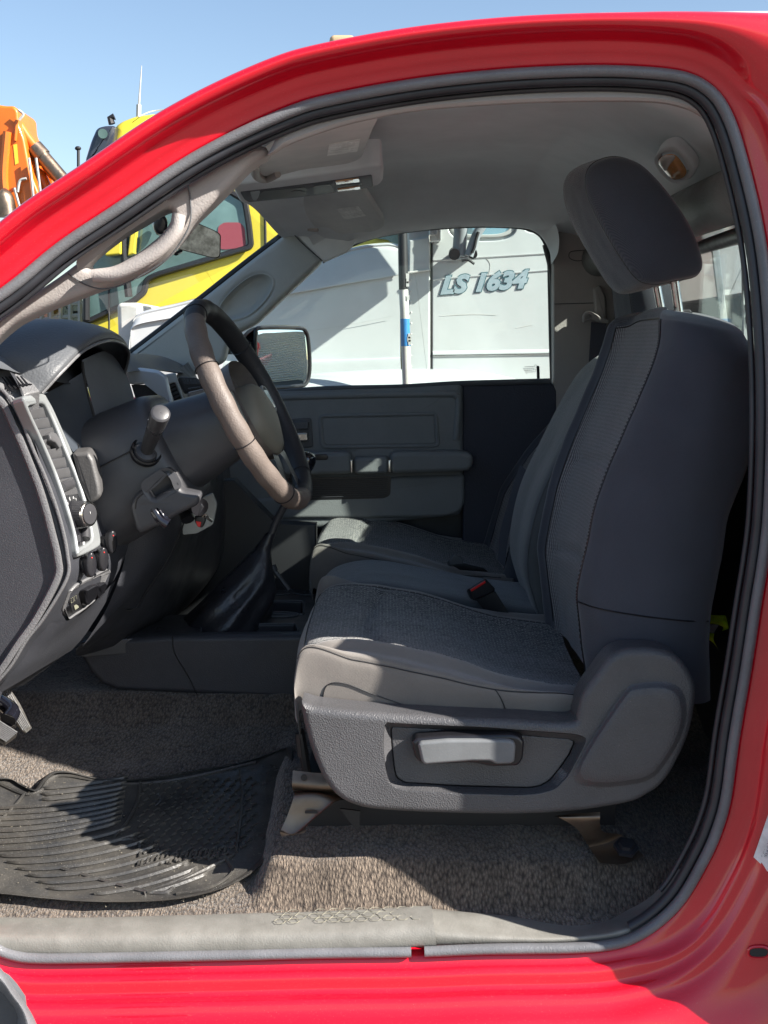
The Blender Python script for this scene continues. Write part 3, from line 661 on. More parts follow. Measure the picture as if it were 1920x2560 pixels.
# ---------------------------------------------------------------- visors and console
def visor(outl, Ys, name, lab, stick, pv, clip):
    """outline px with its own Y per corner so that it hangs just below the roof lining"""
    b = MB(); pts = px_smooth(outl, 80)
    a1, a2, a3 = [at(x, y, Y) for x, y, Y in Ys]; n = (a2 - a1).cross(a3 - a1).normalized()
    if n.z > 0: n = -n
    f = lambda l, off=0: [onp(p.x, p.y, a1 + n * off, n) for p in l]
    b.prism(f(pts), n, .016, .006); v = b.build(name, 'visor', T, wn=True, label=lab)
    b = MB(); s4 = V2(stick); b.prism(f(s4, .001), n, .0008); st = b.build('visor_label', 'paper', v)
    b = MB()
    for r in range(7):
        for c in range(5):
            u, w_ = .1 + r * .12, .08 + c * .17
            if random.random() < .3: continue
            q_ = lambda U, W: s4[0].lerp(s4[1], W).lerp(s4[3].lerp(s4[2], W), U)
            ww = random.uniform(.06, .14); b.prism(f([q_(u, w_), q_(u, w_ + ww), q_(u + .03, w_ + ww), q_(u + .03, w_)], .0014), n, .0003)
    b.build('label_print', mat('faint_print', (.66, .66, .66), .7), st)
    b = MB(); b.tube([onp(x, y, a1 + n * .004, n) for x, y in pv], lambda t: .009 * (1 - .35 * t), 10, 16); b.build('visor_pivot', 'trim', v)
    if clip: b = MB(); b.tube([onp(x, y, a1 + n * .003, n) for x, y in clip], .005, 8, 8); b.build('visor_clip', 'trim', v)
visor([(945, 290), (930, 335), (914, 378), (905, 395), (880, 407), (835, 415), (760, 425), (700, 440), (664, 448), (640, 440), (638, 418), (660, 398), (720, 358), (800, 322), (880, 300)],
      [(930, 300, .115), (900, 400, .50), (650, 435, .50)], 'sun_visor', "driver's sun visor folded up", [(823, 361), (901, 348), (893, 379), (818, 390)], [(636, 412), (642, 440), (665, 448), (695, 436)], None)
visor([(695, 500), (760, 490), (840, 478), (900, 468), (912, 484), (936, 520), (958, 555), (957, 570), (936, 580), (900, 583), (857, 586), (835, 580), (820, 571), (796, 570), (770, 574), (745, 560), (717, 540), (700, 518)],
      [(900, 470, 1.10), (945, 575, 1.36), (740, 560, 1.42)], 'sun_visor', "passenger's sun visor", [(842, 523), (895, 516), (915, 540), (861, 549)], [(694, 508), (704, 520), (730, 513)], [(770, 573), (795, 575)])
a1, a2, a3 = at(600, 505, .90), at(940, 418, .62), at(940, 470, .84)
nC = (a2 - a1).cross(a3 - a1).normalized(); nC = -nC if nC.z > 0 else nC
def con(l, off=0): return [onp(p.x, p.y, a1 + nC * off, nC) for p in l]
b = MB(); b.prism(con(round_poly([(577, 463), (700, 452), (820, 434), (930, 416), (955, 416), (959, 424), (958, 455), (950, 463), (925, 468), (760, 492), (618, 510), (600, 508)], 12)), nC, .05, .008)
oc = b.build('overhead_console', 'roof', T, wn=True)
b = MB(); b.prism(con(round_poly([(600, 481), (700, 470), (820, 454), (930, 438), (933, 468), (760, 492), (622, 506), (612, 500)], 5), .0015), nC, .002, .001, seg=2); ci = b.build('console_insert', 'roughlens', oc)
b = MB(); b.prism(con(round_poly([(654, 478), (764, 468), (768, 488), (640, 503)], 7), .0022), nC, .001); b.prism(con(round_poly([(782, 466), (826, 460), (836, 480), (786, 487)], 4), .0022), nC, .001); b.prism(con(ell(745, 481, 17, 4), .003), nC, .001)
b.prism(con(round_poly([(840, 466), (905, 458), (907, 461), (840, 470)], 1), .0022), nC, .001); b.build('console_pocket', 'gasket', ci)
b = MB(); b.prism(con(round_poly([(838, 455), (897, 447), (899, 455), (841, 463)], 2), .004), nC, .003, .001, seg=2); b.build('map_lamp', 'amber', ci); b = MB(); b.prism(con(round_poly([(843, 475), (899, 467), (901, 473), (845, 480)], 2), .004), nC, .003, .001, seg=2); b.build('map_lamp', 'amber', ci)
b = MB(); b.prism(con(round_poly([(882, 449), (897, 447), (899, 455), (884, 457)], 2), .0046), nC, .001); b.build('lamp_lens', 'clear', ci); b = MB(); b.prism(con(round_poly([(886, 469), (899, 467), (901, 473), (888, 475)], 2), .0046), nC, .001); b.build('lamp_lens', 'clear', ci)
b = MB(); b.prism(con(round_poly([(625, 480), (650, 477), (648, 490), (640, 502), (632, 500)], 4), .0024), nC, .001); b.build('console_latch', 'silver', ci)
# ================================================================ dashboard
E1 = [(0, 925), (30, 927), (58, 965), (72, 1102 - 60), (90, 1130), (108, 1189), (145, 1291), (170, 1388), (168, 1453), (108, 1551), (65, 1609), (22, 1678), (-30, 1735)]
Y1 = .12
E = [
 ([(22, 925), (54, 985), (86, 1102), (112, 1189), (147, 1291), (171, 1388), (169, 1453), (110, 1551), (66, 1609), (23, 1678), (-30, 1740)], .12),
 ([(98, 976), (119, 1019), (156, 1103), (192, 1189), (217, 1254), (240, 1340), (255, 1420), (215, 1525), (165, 1590), (95, 1662), (20, 1725)], .30),
 ([(110, 985), (140, 1040), (180, 1110), (225, 1190), (285, 1262), (318, 1350), (309, 1400), (282, 1455), (213, 1587), (130, 1660), (60, 1712)], .42),
]
def dash_y(px, py):
    """fascia depth for a pixel of the near control strip"""
    ys = [p[1] for p in E[0][0]]; x0 = interp(py, ys, [p[0] for p in E[0][0]])
    ys = [p[1] for p in E[1][0]]; x1 = interp(py, ys, [p[0] for p in E[1][0]])
    t = (px - x0) / max(10, x1 - x0)
    if t > 1:
        ys = [p[1] for p in E[2][0]]; x2 = interp(py, ys, [p[0] for p in E[2][0]])
        return .30 + .12 * min(1.3, (px - x1) / max(10, x2 - x1))
    return .12 + .18 * t
NF = Vector((.90, -.38, .22)).normalized()
def fx(l, off=0.0): return [at(p[0], p[1], dash_y(p[0], p[1])) + NF * off for p in l]
def fx1(px, py, off=0.0): return at(px, py, dash_y(px, py)) + NF * off
b = MB(); b.loft([[at(x, y, Y) for x, y in e] for e, Y in E], 90, 40)
dash = b.build('dashboard', 'dash', T, smooth=60, label='dark grained dashboard with side vents and switches')
# end cap facing the door opening
cap = px_smooth([(-60, 975), (0, 972), (22, 1001), (40, 1030), (72, 1102), (108, 1189), (145, 1291), (168, 1380), (170, 1440), (160, 1468), (108, 1551), (65, 1609), (22, 1678), (-10, 1716), (-60, 1760)], 150)
capi = Vector((-60, 1350))
b = MB(); b.prism([at(p.x, p.y, .115) for p in cap], Vector((0, -1, 0)), .06, .010); ec = b.build('dash_end_cap', 'dash', dash, wn=True)
def strip(l, w0, dy0, w1, dy1, name, m, par, Y, n=90):
    """raised band along a px polyline: widths to each side, crest toward the viewer"""
    L_ = cat(V2(l), n); b = MB(); rows = []
    for i, p in enumerate(L_):
        t = (L_[min(i + 1, n - 1)] - L_[max(i - 1, 0)]).normalized(); nn = Vector((t.y, -t.x))
        rows.append([at((p + nn * o_).x, (p + nn * o_).y, Y + dy) for o_, dy in ((w0, 0.004), (w0 * .6, dy0), (0, dy0 * 1.15), (-w1 * .6, dy1), (-w1, .004))])
    b.grid(rows); return b.build(name, m, par)
strip([(-60, 985), (0, 1000), (40, 1075), (76, 1160), (104, 1235), (130, 1330), (146, 1400), (144, 1446), (94, 1543), (48, 1608), (8, 1668), (-50, 1745)], 11, -.008, 13, -.008, 'cap_ridge', 'dashr', ec, .113)
strip([(-40, 968), (4, 974), (45, 1035), (85, 1130), (118, 1206), (150, 1300), (168, 1385), (167, 1445), (110, 1543), (66, 1600), (24, 1668), (-30, 1730)], 5, -.004, 5, -.004, 'cap_edge', 'dashr', ec, .112)
# top corner vent
b = MB(); b.prism([at(x, y, Y) for x, y, Y in [(-40, 925, .150), (20, 924, .153), (54, 938, .155), (84, 958, .157), (99, 977, .158), (70, 984, .138), (40, 1000, .124), (18, 985, .120), (0, 970, .118), (-40, 962, .118)]], Vector((.25, -.6, .8)), .04, .003); cv = b.build('corner_vent', 'dashr', dash, wn=True)
b = MB()
for k in range(7):
    x0, y0, x1, y1 = -6 + k * 9.5, 948 - k * .4, 14 + k * 9.2 - 2, 986 - k * 1.6
    p = [at(x0, y0 - 3, .142), at(x0 + 4, y0 - 2, .142), at(x0 + 20, y0 + 16 , .130), at(x0 + 30, y0 + 30 - k * 2.2, .120), at(x0 + 26, y0 + 31 - k * 2, .120), at(x0 + 16, y0 + 18, .130)]
    b.prism([q_ + Vector((.001, -.004, .002)) for q_ in p], Vector((.25, -.6, .8)), .002)
b.build('vent_slot', 'gasket', cv)
# side vent bezel
bez = px_smooth([(42, 999), (60, 992), (95, 987), (108, 1002), (122, 1028), (156, 1105), (192, 1190), (217, 1256), (233, 1320), (239, 1358), (230, 1372), (187, 1393), (179, 1388), (170, 1335), (150, 1265), (122, 1185), (88, 1105), (60, 1045)], 120)
bih = px_smooth([(56, 1022), (66, 1016), (92, 1012), (102, 1020), (126, 1070), (150, 1130), (178, 1198), (197, 1256), (212, 1320), (216, 1348), (210, 1356), (186, 1371), (181, 1364), (172, 1320), (153, 1250), (126, 1180), (95, 1108), (70, 1052)], 100)
b = MB(); b.prism(fx(bez, .012), NF, .02, .004, [fx(bih, .012)]); bz = b.build('vent_bezel', 'silver', dash, wn=True)
b = MB(); b.prism(fx(bih, .0018), NF, .004); vt = b.build('vent_recess', 'smooth', dash)
def lr(t):   # left / right px edge of the recess at t (0 top .. 1 bottom)
    y = 1016 + t * 350; return (interp(y, [1016, 1052, 1108, 1180, 1250, 1320, 1370], [57, 71, 96, 127, 154, 173, 184]), interp(y, [1010, 1070, 1130, 1198, 1256, 1320, 1352], [97, 126, 150, 178, 197, 212, 216]), y)
b = MB()
for k in range(9):
    t = .02 + k * .071; l0, r0, y0 = lr(t); l1, r1, y1 = lr(t + .062)
    if k == 4: pass
    b.prism([fx1(l0 + 2, y0 + 6, .011), fx1(r0 - 9, y0 - 1, .011), fx1(r0 - 3, y0 + 8, .009), fx1(r1 - 2, y1 - 1, .003), fx1(l1 + 3, y1 + 4, .003)], NF, .002, .0005, seg=1)
b.build('vent_slat', 'slat', vt)
b = MB(); b.prism(fx([(100, 1092), (108, 1084), (120, 1088), (130, 1104), (135, 1120), (128, 1126), (118, 1112), (104, 1106)], .018), NF, .016, .003); b.build('vent_tab', 'slat', vt)
b = MB(); b.tube([fx1(141, 1222, .008), fx1(166, 1212, .008)], .0085, 14); b.build('vent_wheel', 'smooth', vt)
b = MB(); b.prism(fx([(150, 1243), (186, 1231), (197, 1256), (212, 1320), (216, 1348), (186, 1371), (172, 1320)], .006), NF, .004, .001, seg=1); pn = b.build('light_switch_panel', 'black', dash)
k0 = fx1(184, 1286, .004); kd = Vector((.92, -.39, .06)).normalized(); k1 = k0 + kd * .025; b = MB()
def turned(c, d, prof, seg=36, rip=0.0):
    x = d.orthogonal().normalized(); y = d.cross(x); rows = []
    for h, r in prof: rows.append([c + d * h + (x * math.cos(a * 2 * math.pi / seg) + y * math.sin(a * 2 * math.pi / seg)) * (r + (rip if a % 2 else 0)) for a in range(seg)])
    return rows
Lk = (k1 - k0).length
b.grid(turned(k0, kd, [(-.004, .0205), (Lk * .9, .0195), (Lk, .0185)], 80, .0007), cu=True); kn = b.build('headlamp_knob', 'smooth', pn, smooth=25)
b = MB(); b.grid(turned(k0, kd, [(Lk - .002, .0200), (Lk + .002, .0200), (Lk + .003, .0188), (Lk + .003, .0165)]), cu=True); b.build('knob_ring', 'chrome', kn)
b = MB(); b.grid(turned(k0, kd, [(Lk + .001, .0175), (Lk + .0035, .016), (Lk + .004, .0005)]), cu=True); b.build('knob_face', 'smooth', kn)
def ttx(body, px, py, off, size, name, m, par, ax, ay, c=None):
    c = c or fx1(px, py, off); t = text_mesh(body, size, .0001, lambda x, y, z: c + ax * x + ay * y + ax.cross(ay) * z); t.build(name, m, par)
AX = (fx1(200, 1300) - fx1(175, 1308)).normalized(); AY = NF.cross(AX).normalized()
ttx('0', 164, 1254, .0085, .008, 'switch_marking', 'inkw', pn, AX, AY); ttx('A', 206, 1290, .0, .009, 'switch_marking', 'inkw', kn, AX, AY, k0 + kd * (Lk + .0045) - AX * .002)
ttx('=D', 172, 1250, .0085, .006, 'switch_marking', 'inkw', pn, AX, AY); ttx('(D', 158, 1264, .0085, .006, 'switch_marking', 'inkw', pn, AX, AY); ttx('P', 180, 1254, .0085, .006, 'switch_marking', 'inkw', pn, AX, AY)
ttx('(-||||||', 197, 1364, .0085, .006, 'switch_marking', 'inkw', pn, AX, AY)
b = MB(); b.tube([fx1(201, 1328, .010), fx1(201, 1350, .010)], .0075, 14); b.build('dimmer_wheel', 'smooth', pn)
b = MB(); b.prism(fx([(180, 1344), (190, 1338), (193, 1354), (184, 1360)], .0085), NF, .003, .001, seg=1); b.build('cargo_lamp_button', 'smooth', pn)
# added rotary pods and rocker
def pod(x, y, r, ln, tipx):
    c = fx1(x, y, -.002); d = Vector((.62, -.70, .15)).normalized()
    b = MB(); b.grid(turned(c, d, [(0, r * 1.05), (ln * .8, r), (ln, r * .85), (ln * 1.02, .001)], 28), cu=True); o = b.build('switch_pod', 'black', dash)
    b = MB(); q_ = c + d * ln; x_ = Vector((0, 0, 1)); rows = []
    y_ = d.cross(x_).normalized()
    b.prism([q_ + x_ * (r * 1.5 * math.sin(a)) + y_ * (r * .72 * math.cos(a)) + d * .012 for a in [k * math.pi / 9 for k in range(18)]], d, .014, .004); k_ = b.build('pod_rocker', 'black', o)
    b = MB(); b.ball(q_ + x_ * r * .8 + d * .0125, (.0012,) * 3, 8); b.build('pod_lamp', 'redpl', k_)
pod(262, 1356, .0135, .022, 0); pod(205, 1412, .0135, .026, 0); pod(236, 1398, .0135, .026, 0)
# lower switch bank with power outlet covers
bank = [(167, 1478), (184, 1460), (262, 1420), (272, 1428), (232, 1508), (200, 1530), (163, 1555), (150, 1524)]
b = MB(); b.prism(fx(round_poly(bank, 6), .006), NF, .008, .003, [fx(round_poly([(170, 1486), (186, 1470), (248, 1440), (238, 1486), (225, 1503), (166, 1545), (158, 1524)], 4), .006)]); bk = b.build('switch_bank', 'dashr', dash, wn=True)
b = MB(); b.prism(fx([(170, 1484), (186, 1468), (250, 1438), (240, 1488), (226, 1506), (166, 1547), (156, 1524)], .001), NF, .002); b.build('bank_recess', 'black', bk)
b = MB(); b.prism(fx(round_poly([(192, 1478), (222, 1462), (232, 1466), (226, 1496), (206, 1516), (198, 1512)], 8), .016), NF, .012, .004); b.prism(fx(round_poly([(224, 1466), (244, 1456), (250, 1462), (244, 1488), (232, 1500), (228, 1494)], 6), .016), NF, .012, .004); b.build('outlet_cover', 'black', bk, wn=True)
b = MB(); b.prism(fx([(166, 1500), (188, 1484), (200, 1522), (176, 1536)], .006), NF, .003, .001, seg=1); bb = b.build('brake_module', 'smooth', bk)
b = MB()
for x, y in ((172, 1504), (180, 1499)):
    q_ = [(x - 3, y - 6), (x + 3, y - 9), (x + 4, y + 2), (x - 2, y + 5)]; b.tube([fx1(a, c, .0065) for a, c in q_], .0004, 4, closed=True)
b.prism(fx([(177, 1516), (186, 1510), (189, 1520), (180, 1526)], .0068), NF, .0006); b.build('module_marking', mat('olive_marking', (.30, .30, .22), .6), bb)
b = MB(); b.prism(fx([(158, 1522), (166, 1516), (174, 1536), (166, 1541)], .006), NF, .003, .001, seg=1); b.build('dimmer_button', 'black', bk)
# ragged lower flaps under the knee panel
b = MB()
b.loft([[at(x, y, .14) for x, y in [(106, 1560), (60, 1625), (20, 1690), (-30, 1750)]], [at(x, y, .22) for x, y in [(195, 1540), (140, 1600), (100, 1650), (56, 1700)]], [at(x, y, .40) for x, y in [(290, 1450), (262, 1510), (210, 1590), (180, 1625)]]], 30, 20)
b.build('knee_flap', 'dash', dash)
# mid and lower dash body
b = MB()
b.loft([[at(x, y, Y) for x, y in l] for l, Y in [
    ([(250, 1080), (300, 1180), (330, 1290), (322, 1380), (300, 1460), (225, 1590), (190, 1622)], .44),
    ([(330, 1120), (380, 1220), (400, 1300), (380, 1400), (350, 1480), (290, 1570), (200, 1640)], .56),
    ([(410, 1080), (470, 1180), (470, 1280), (440, 1380), (420, 1460), (380, 1540), (300, 1610)], .70),
    ([(430, 1000), (500, 1120), (520, 1240), (500, 1360), (470, 1460), (420, 1550), (330, 1600)], .95),
    ([(445, 930), (500, 990), (540, 1090), (560, 1250), (550, 1400), (500, 1480), (450, 1520)], 1.12),
    ([(470, 905), (500, 960), (545, 1080), (575, 1180), (570, 1300), (540, 1380), (500, 1400)], 1.50)]], 60, 60)
b.build('lower_dash', 'smooth', dash, smooth=60)
# knee cover panel under the column
b = MB(); b.loft([[at(x, y, Y) for x, y in l] for l, Y in [
    ([(322, 1352), (300, 1440), (262, 1530), (226, 1588), (205, 1618)], .425),
    ([(400, 1300), (395, 1350), (372, 1420), (320, 1500), (290, 1530)], .47),
    ([(466, 1240), (452, 1310), (420, 1390), (372, 1470), (350, 1520)], .56)]], 40, 30)
b.build('knee_panel', 'dash', dash)
b = MB(); b.tube([at(x, y, .545) for x, y in [(475, 1236), (455, 1320), (420, 1400), (372, 1470), (338, 1522), (300, 1524)]], .0016, 5, 40); b.build('panel_gap', 'gasket', dash)
# dash top pad
b = MB(); b.loft([[at(x, y, Y) for x, y in l] for l, Y in [
    ([(-300, 900), (-150, 905), (-60, 910), (20, 925)], .10), ([(-260, 895), (-120, 880), (0, 890), (60, 935)], .18), ([(-150, 872), (0, 872), (120, 895), (200, 960)], .42), ([(0, 885), (120, 885), (250, 890), (320, 930)], .70),
    ([(100, 888), (220, 885), (320, 886), (395, 925)], .85), ([(180, 888), (300, 886), (400, 890), (452, 932)], 1.1), ([(250, 895), (340, 892), (430, 900), (486, 935)], 1.5)]], 40, 60)
b.build('dash_top', 'dashp', dash, smooth=80)
# binnacle hood
LIPR = [(98, 984, .165), (150, 925, .185), (205, 868, .25), (262, 838, .34), (300, 842, .45), (320, 864, .54), (324, 890, .60), (309, 955, .635)]
def hrow(dx, dz, sc=0.0, din=0.0):
    out = []; c = at(240, 960, .40)
    for x, y, Y in LIPR:
        p = at(x, y, Y); q_ = p + Vector((dx, 0, dz)); v = c - p; v.x = 0; q_ += v.normalized() * din; out.append(q_)
    return out
b = MB(); b.loft([hrow(-.50, -.10), hrow(-.38, -.045), hrow(-.22, .012), hrow(-.10, .026), hrow(-.035, .018), hrow(-.006, .006), hrow(0, 0, 0, .004), hrow(-.002, 0, 0, .010)], 80, 70)
hood = b.build('instrument_hood', 'dashp', dash, smooth=80)
b = MB(); b.loft([hrow(-.002, 0, 0, .0098), hrow(-.010, 0, 0, .014), hrow(-.02, 0, 0, .014), hrow(-.07, -.01, 0, .016), hrow(-.15, -.02, 0, .03)], 60, 30); b.build('hood_lining', 'black', hood)
b = MB(); b.tube([p + Vector((.001, 0, 0)) for p in cat(hrow(0, 0, 0, .012), 60)], .0026, 8); b.build('hood_rim', 'dashr', hood)
# cluster lens: two faces meeting at a vertical groove
b = MB(); b.loft([[at(x, y, .31) for x, y in [(101, 990), (150, 1080), (183, 1130)]], [at(x, y, .36) for x, y in [(150, 965), (190, 1050), (222, 1122)]], [at(x, y, .40) for x, y in [(208, 930), (226, 1010), (252, 1108)]]], 20, 20)
cl = b.build('instrument_lens', 'lens', dash)
b = MB(); b.loft([[at(x, y, .405) for x, y in [(205, 900), (228, 1000), (256, 1110)]], [at(x, y, .50) for x, y in [(250, 880), (280, 970), (305, 1080)]], [at(x, y, .62) for x, y in [(290, 870), (325, 960), (350, 1056)]]], 20, 20)
b.build('instrument_face', 'roughlens', dash)
b = MB(); b.tube([at(x, y, .40) for x, y in [(206, 905), (212, 960), (228, 1015), (255, 1110)]], .003, 6, 24); b.build('lens_groove', 'gasket', cl)
b = MB(); b.prism([at(x, y, .235) for x, y in [(193, 1108), (199, 1114), (195, 1122)]], Vector((0, -1, 0)), .002); b.build('lens_chip', 'gasket', cl)
# block between strip and column (boxy switch housing, beige patch in sun)
b = MB(); blk = round_poly([(180, 1132), (222, 1128), (236, 1148), (252, 1215), (254, 1240), (243, 1252), (224, 1262), (196, 1200)], 9)
b.prism([at(p.x, p.y, .255) for p in blk], Vector((.2, -1, 0)), .10, .008); b.build('column_side_block', mat('greyish_housing', (.085, .083, .083), .5, bump=.2, var=.1), dash, wn=True)
# centre stack trim
b = MB(); o_ = round_poly([(316, 926), (352, 919), (398, 925), (420, 940), (436, 1012), (430, 1022), (404, 1008), (392, 965), (384, 958), (352, 962), (330, 962)], 9)
b.prism([at(p.x, p.y, .76) for p in o_], Vector((.4, -1, 0)), .05, .008); st_ = b.build('centre_stack_trim', 'silver2', dash, wn=True)
b = MB(); b.prism([at(x, y, .78) for x, y in [(328, 962), (352, 962), (384, 962), (402, 1008), (420, 1050), (360, 1065)]], Vector((0, -1, 0)), .01); b.build('stack_side', 'dash', st_)
b = MB(); b.prism([at(p.x, p.y, .82) for p in round_poly([(408, 938), (440, 932), (462, 1004), (436, 1018)], 4)], Vector((.3, -1, 0)), .02, .003, [[at(p.x, p.y, .82) for p in round_poly([(414, 964), (438, 956), (457, 1000), (436, 1008)], 4)]]); cvn = b.build('centre_vent', 'trimg', dash, wn=True)
b = MB()
for k in range(5): b.prism([at(x, y, .826) for x, y in [(415 + k * 4.4, 966 + k * 9), (438 + k * 4, 959 + k * 9), (439 + k * 4, 963 + k * 9), (418 + k * 4.4, 972 + k * 9)]], Vector((0, -1, .5)), .002)
b.build('vent_slat', 'smooth', cvn)
b = MB(); b.prism([at(x, y, .84) for x, y in [(412, 962), (440, 954), (460, 1004), (438, 1012)]], Vector((0, -1, 0)), .004); b.build('vent_throat', 'gasket', cvn)
b = MB(); b.prism([at(p.x, p.y, .92) for p in round_poly([(446, 942), (494, 944), (508, 962), (508, 974), (466, 980)], 4)], Vector((.4, -1, .3)), .02, .002); rd = b.build('radio', 'smooth', dash, wn=True)
b = MB()
for k in range(5): b.prism([at(x, y, .917) for x, y in [(455 + k * 9, 946 + k * .5), (462 + k * 9, 946 + k * .5), (468 + k * 8, 960), (461 + k * 8, 960)]], Vector((.4, -1, .3)), .002, .0006, seg=1)
b.tube([at(470, 972, .915), at(500, 968, .915)], .002, 6); b.build('radio_button', 'dashp', rd)
b = MB(); b.prism([at(p.x, p.y, .74) for p in round_poly([(468, 982), (474, 978), (510, 970), (512, 990), (476, 992)], 4)], Vector((.2, -1, .5)), .02, .003); b.build('tray_lid', 'trim', dash, wn=True)
# ================================================================ steering column and wheel
WC = at(628, 1012, .425); WN = Vector((math.cos(math.radians(27)), -.085, math.sin(math.radians(27)))).normalized()
WU = (Vector((0, 0, 1)) - WN * WN.z).normalized(); WR = WU.cross(WN).normalized()
if WR.y > 0: WR = -WR          # WR points to the near side
RW = .186
def wpt(a, r=RW, h=0.0): return WC + (WR * math.cos(a) + WU * math.sin(a)) * r + WN * h
b = MB(); pts = [wpt(i / 160 * 2 * math.pi) for i in range(160)]; rows = []
for i in range(160):
    a = i / 160 * 2 * math.pi; d = (WR * math.cos(a) + WU * math.sin(a)); k = .0172 + .0012 * math.sin(a * 24) * (.5 if math.cos(a) > -.3 else .1)
    rows.append([pts[i] + d * math.cos(t) * k + WN * math.sin(t) * k * 1.08 for t in [j / 18 * 2 * math.pi for j in range(18)]])
b.grid(rows, cu=True, cv=True, mfun=lambda i, j: 0 if (i * 360 < 58 or i * 360 > 262) else 1); whl = b.build('steering_wheel', ['leather', 'shadeleather'], T, label='steering wheel with worn brown leather rim')  # far and upper rim take the dark copy, painted in as shade
b = MB()
for a in (-1.05, -.32, .42, 1.2, 2.5, -2.2):
    d = (WR * math.cos(a) + WU * math.sin(a)); b.tube([wpt(a) + d * math.cos(t) * .0180 + WN * math.sin(t) * .0194 for t in [j / 24 * 2 * math.pi for j in range(24)]], .0009, 5, closed=True)
b.build('rim_seam', 'black', whl)
# airbag pad
b = MB(); rows = []
for s_, h in ((1.0, -.030), (1.04, -.008), (1.0, .008), (.9, .018), (.7, .024), (.4, .027), (.02, .028)):
    rows.append([wpt(a, 1, 0) * 0 + WC + (WR * math.cos(a) * .074 + WU * (math.sin(a) * .064 - .030)) * s_ * (1 + .05 * math.cos(4 * a)) + WN * h for a in [i / 48 * 2 * math.pi for i in range(48)]])
b.grid(rows, cu=True); b.build('airbag_cover', 'cream', whl)
b = MB()
for a, w0, w1 in ((0.0, .034, .024), (math.pi, .034, .024), (-math.pi / 2 - .32, .020, .015), (-math.pi / 2 + .32, .020, .015)):
    d = WR * math.cos(a) + WU * math.sin(a); e = WN.cross(d)
    b.loft([[WC + d * r + e * wq + WN * h for wq in (-ww, -ww * .5, ww * .5, ww)] for r, ww, h in ((.05, w0, -.012), (.10, w0 * .9, .004), (.14, w1, .002), (.172, w1 * 1.15, .0))], 10, 14)
    b.loft([[WC + d * r + e * wq + WN * (h - .016) for wq in (-ww, -ww * .5, ww * .5, ww)] for r, ww, h in ((.05, w0, -.012), (.10, w0 * .9, .004), (.14, w1, .002), (.172, w1 * 1.15, .0))], 10, 14)
b.build('wheel_spoke', 'smooth', whl)
b = MB(); d = -WR; e = WU
b.tube([WC + d * r + e * q_ + WN * .012 for r, q_ in ((.088, .022), (.118, .020), (.124, 0), (.118, -.020), (.088, -.022))], .0028, 8, 30, closed=True); b.build('switch_ring', 'silver', whl)
b = MB(); b.loft([[WC + d * r + e * q_ + WN * .014 for q_ in (-.018, -.006, .006, .018)] for r in (.09, .104, .118)], 6, 6); b.build('cruise_switch', 'gloss', whl)
# back shell of the hub (visible from the door)
b = MB(); ax = -WN; rows = []
def ring(c, ra, rb, n=40, sq=2.6):
    out = []
    for i in range(n):
        a = i / n * 2 * math.pi; cc, ss = math.cos(a), math.sin(a)
        out.append(c + WR * (ra * math.copysign(abs(cc) ** (2 / sq), cc)) + WU * (rb * math.copysign(abs(ss) ** (2 / sq), ss)))
    return out
b.grid([ring(WC + WN * h + WU * o_, ra, rb) for h, ra, rb, o_ in ((-.020, .02, .02, 0), (-.022, .088, .085, -.008), (-.006, .096, .090, -.010), (.008, .098, .090, -.008))], cu=True)
b.build('hub_shell', mat('dusty_hub_plastic', (.095, .085, .078), .5, bump=.3, col2=(.14, .125, .11), vscale=30, rvar=.1), whl)
b = MB(); b.grid([ring(WC + WN * h + WU * o_, ra, rb) for h, ra, rb, o_ in ((-.024, .060, .058, -.010), (-.05, .066, .064, -.010), (-.14, .076, .080, -.008), (-.150, .078, .084, -.006))], cu=True, capu=True)
cc_ = b.build('steering_column', 'col', T, smooth=50)
b = MB(); b.grid([ring(WC + WN * h + WU * o_, ra, rb, sq=3.2) for h, ra, rb, o_ in ((-.146, .080, .088, -.006), (-.150, .092, .098, -.004), (-.165, .100, .104, -.004), (-.25, .108, .112, -.004), (-.32, .118, .125, .004), (-.36, .125, .135, .01))], cu=True, capu=True)
b.build('column_shroud', 'col', cc_, smooth=50)
b = MB(); b.tube([WC + WN * h + WR * r + WU * .018 for h, r in ((-.152, .0945), (-.17, .1025), (-.25, .1105), (-.33, .1215))], .0012, 5); b.build('shroud_seam', 'gasket', cc_)
# lower shroud with the square opening
lsh = round_poly([(322, 1262), (340, 1235), (380, 1205), (412, 1172), (424, 1172), (440, 1190), (452, 1225), (505, 1235), (497, 1262), (440, 1290), (410, 1310), (352, 1335), (340, 1328)], 14)
oph = round_poly([(366, 1214), (412, 1184), (421, 1186), (440, 1212), (388, 1244), (382, 1242)], 5)
b = MB(); b.prism([at(p.x, p.y, .315) for p in lsh], Vector((.1, -1, 0)), .05, .010, [[at(p.x, p.y, .315) for p in oph]]); ls_ = b.build('column_lower_cover', 'col', cc_, wn=True)
b = MB(); b.tube([at(x, y, .3165) for x, y in [(338, 1272), (344, 1246), (374, 1222), (416, 1182), (428, 1184), (446, 1212)]], .0016, 6, 50); b.build('cover_bead', 'black', ls_)
b = MB(); b.prism([at(x, y, .345) for x, y in [(360, 1205), (430, 1175), (450, 1220), (380, 1250)]], Vector((0, -1, 0)), .01); b.build('opening_back', 'lens', ls_)
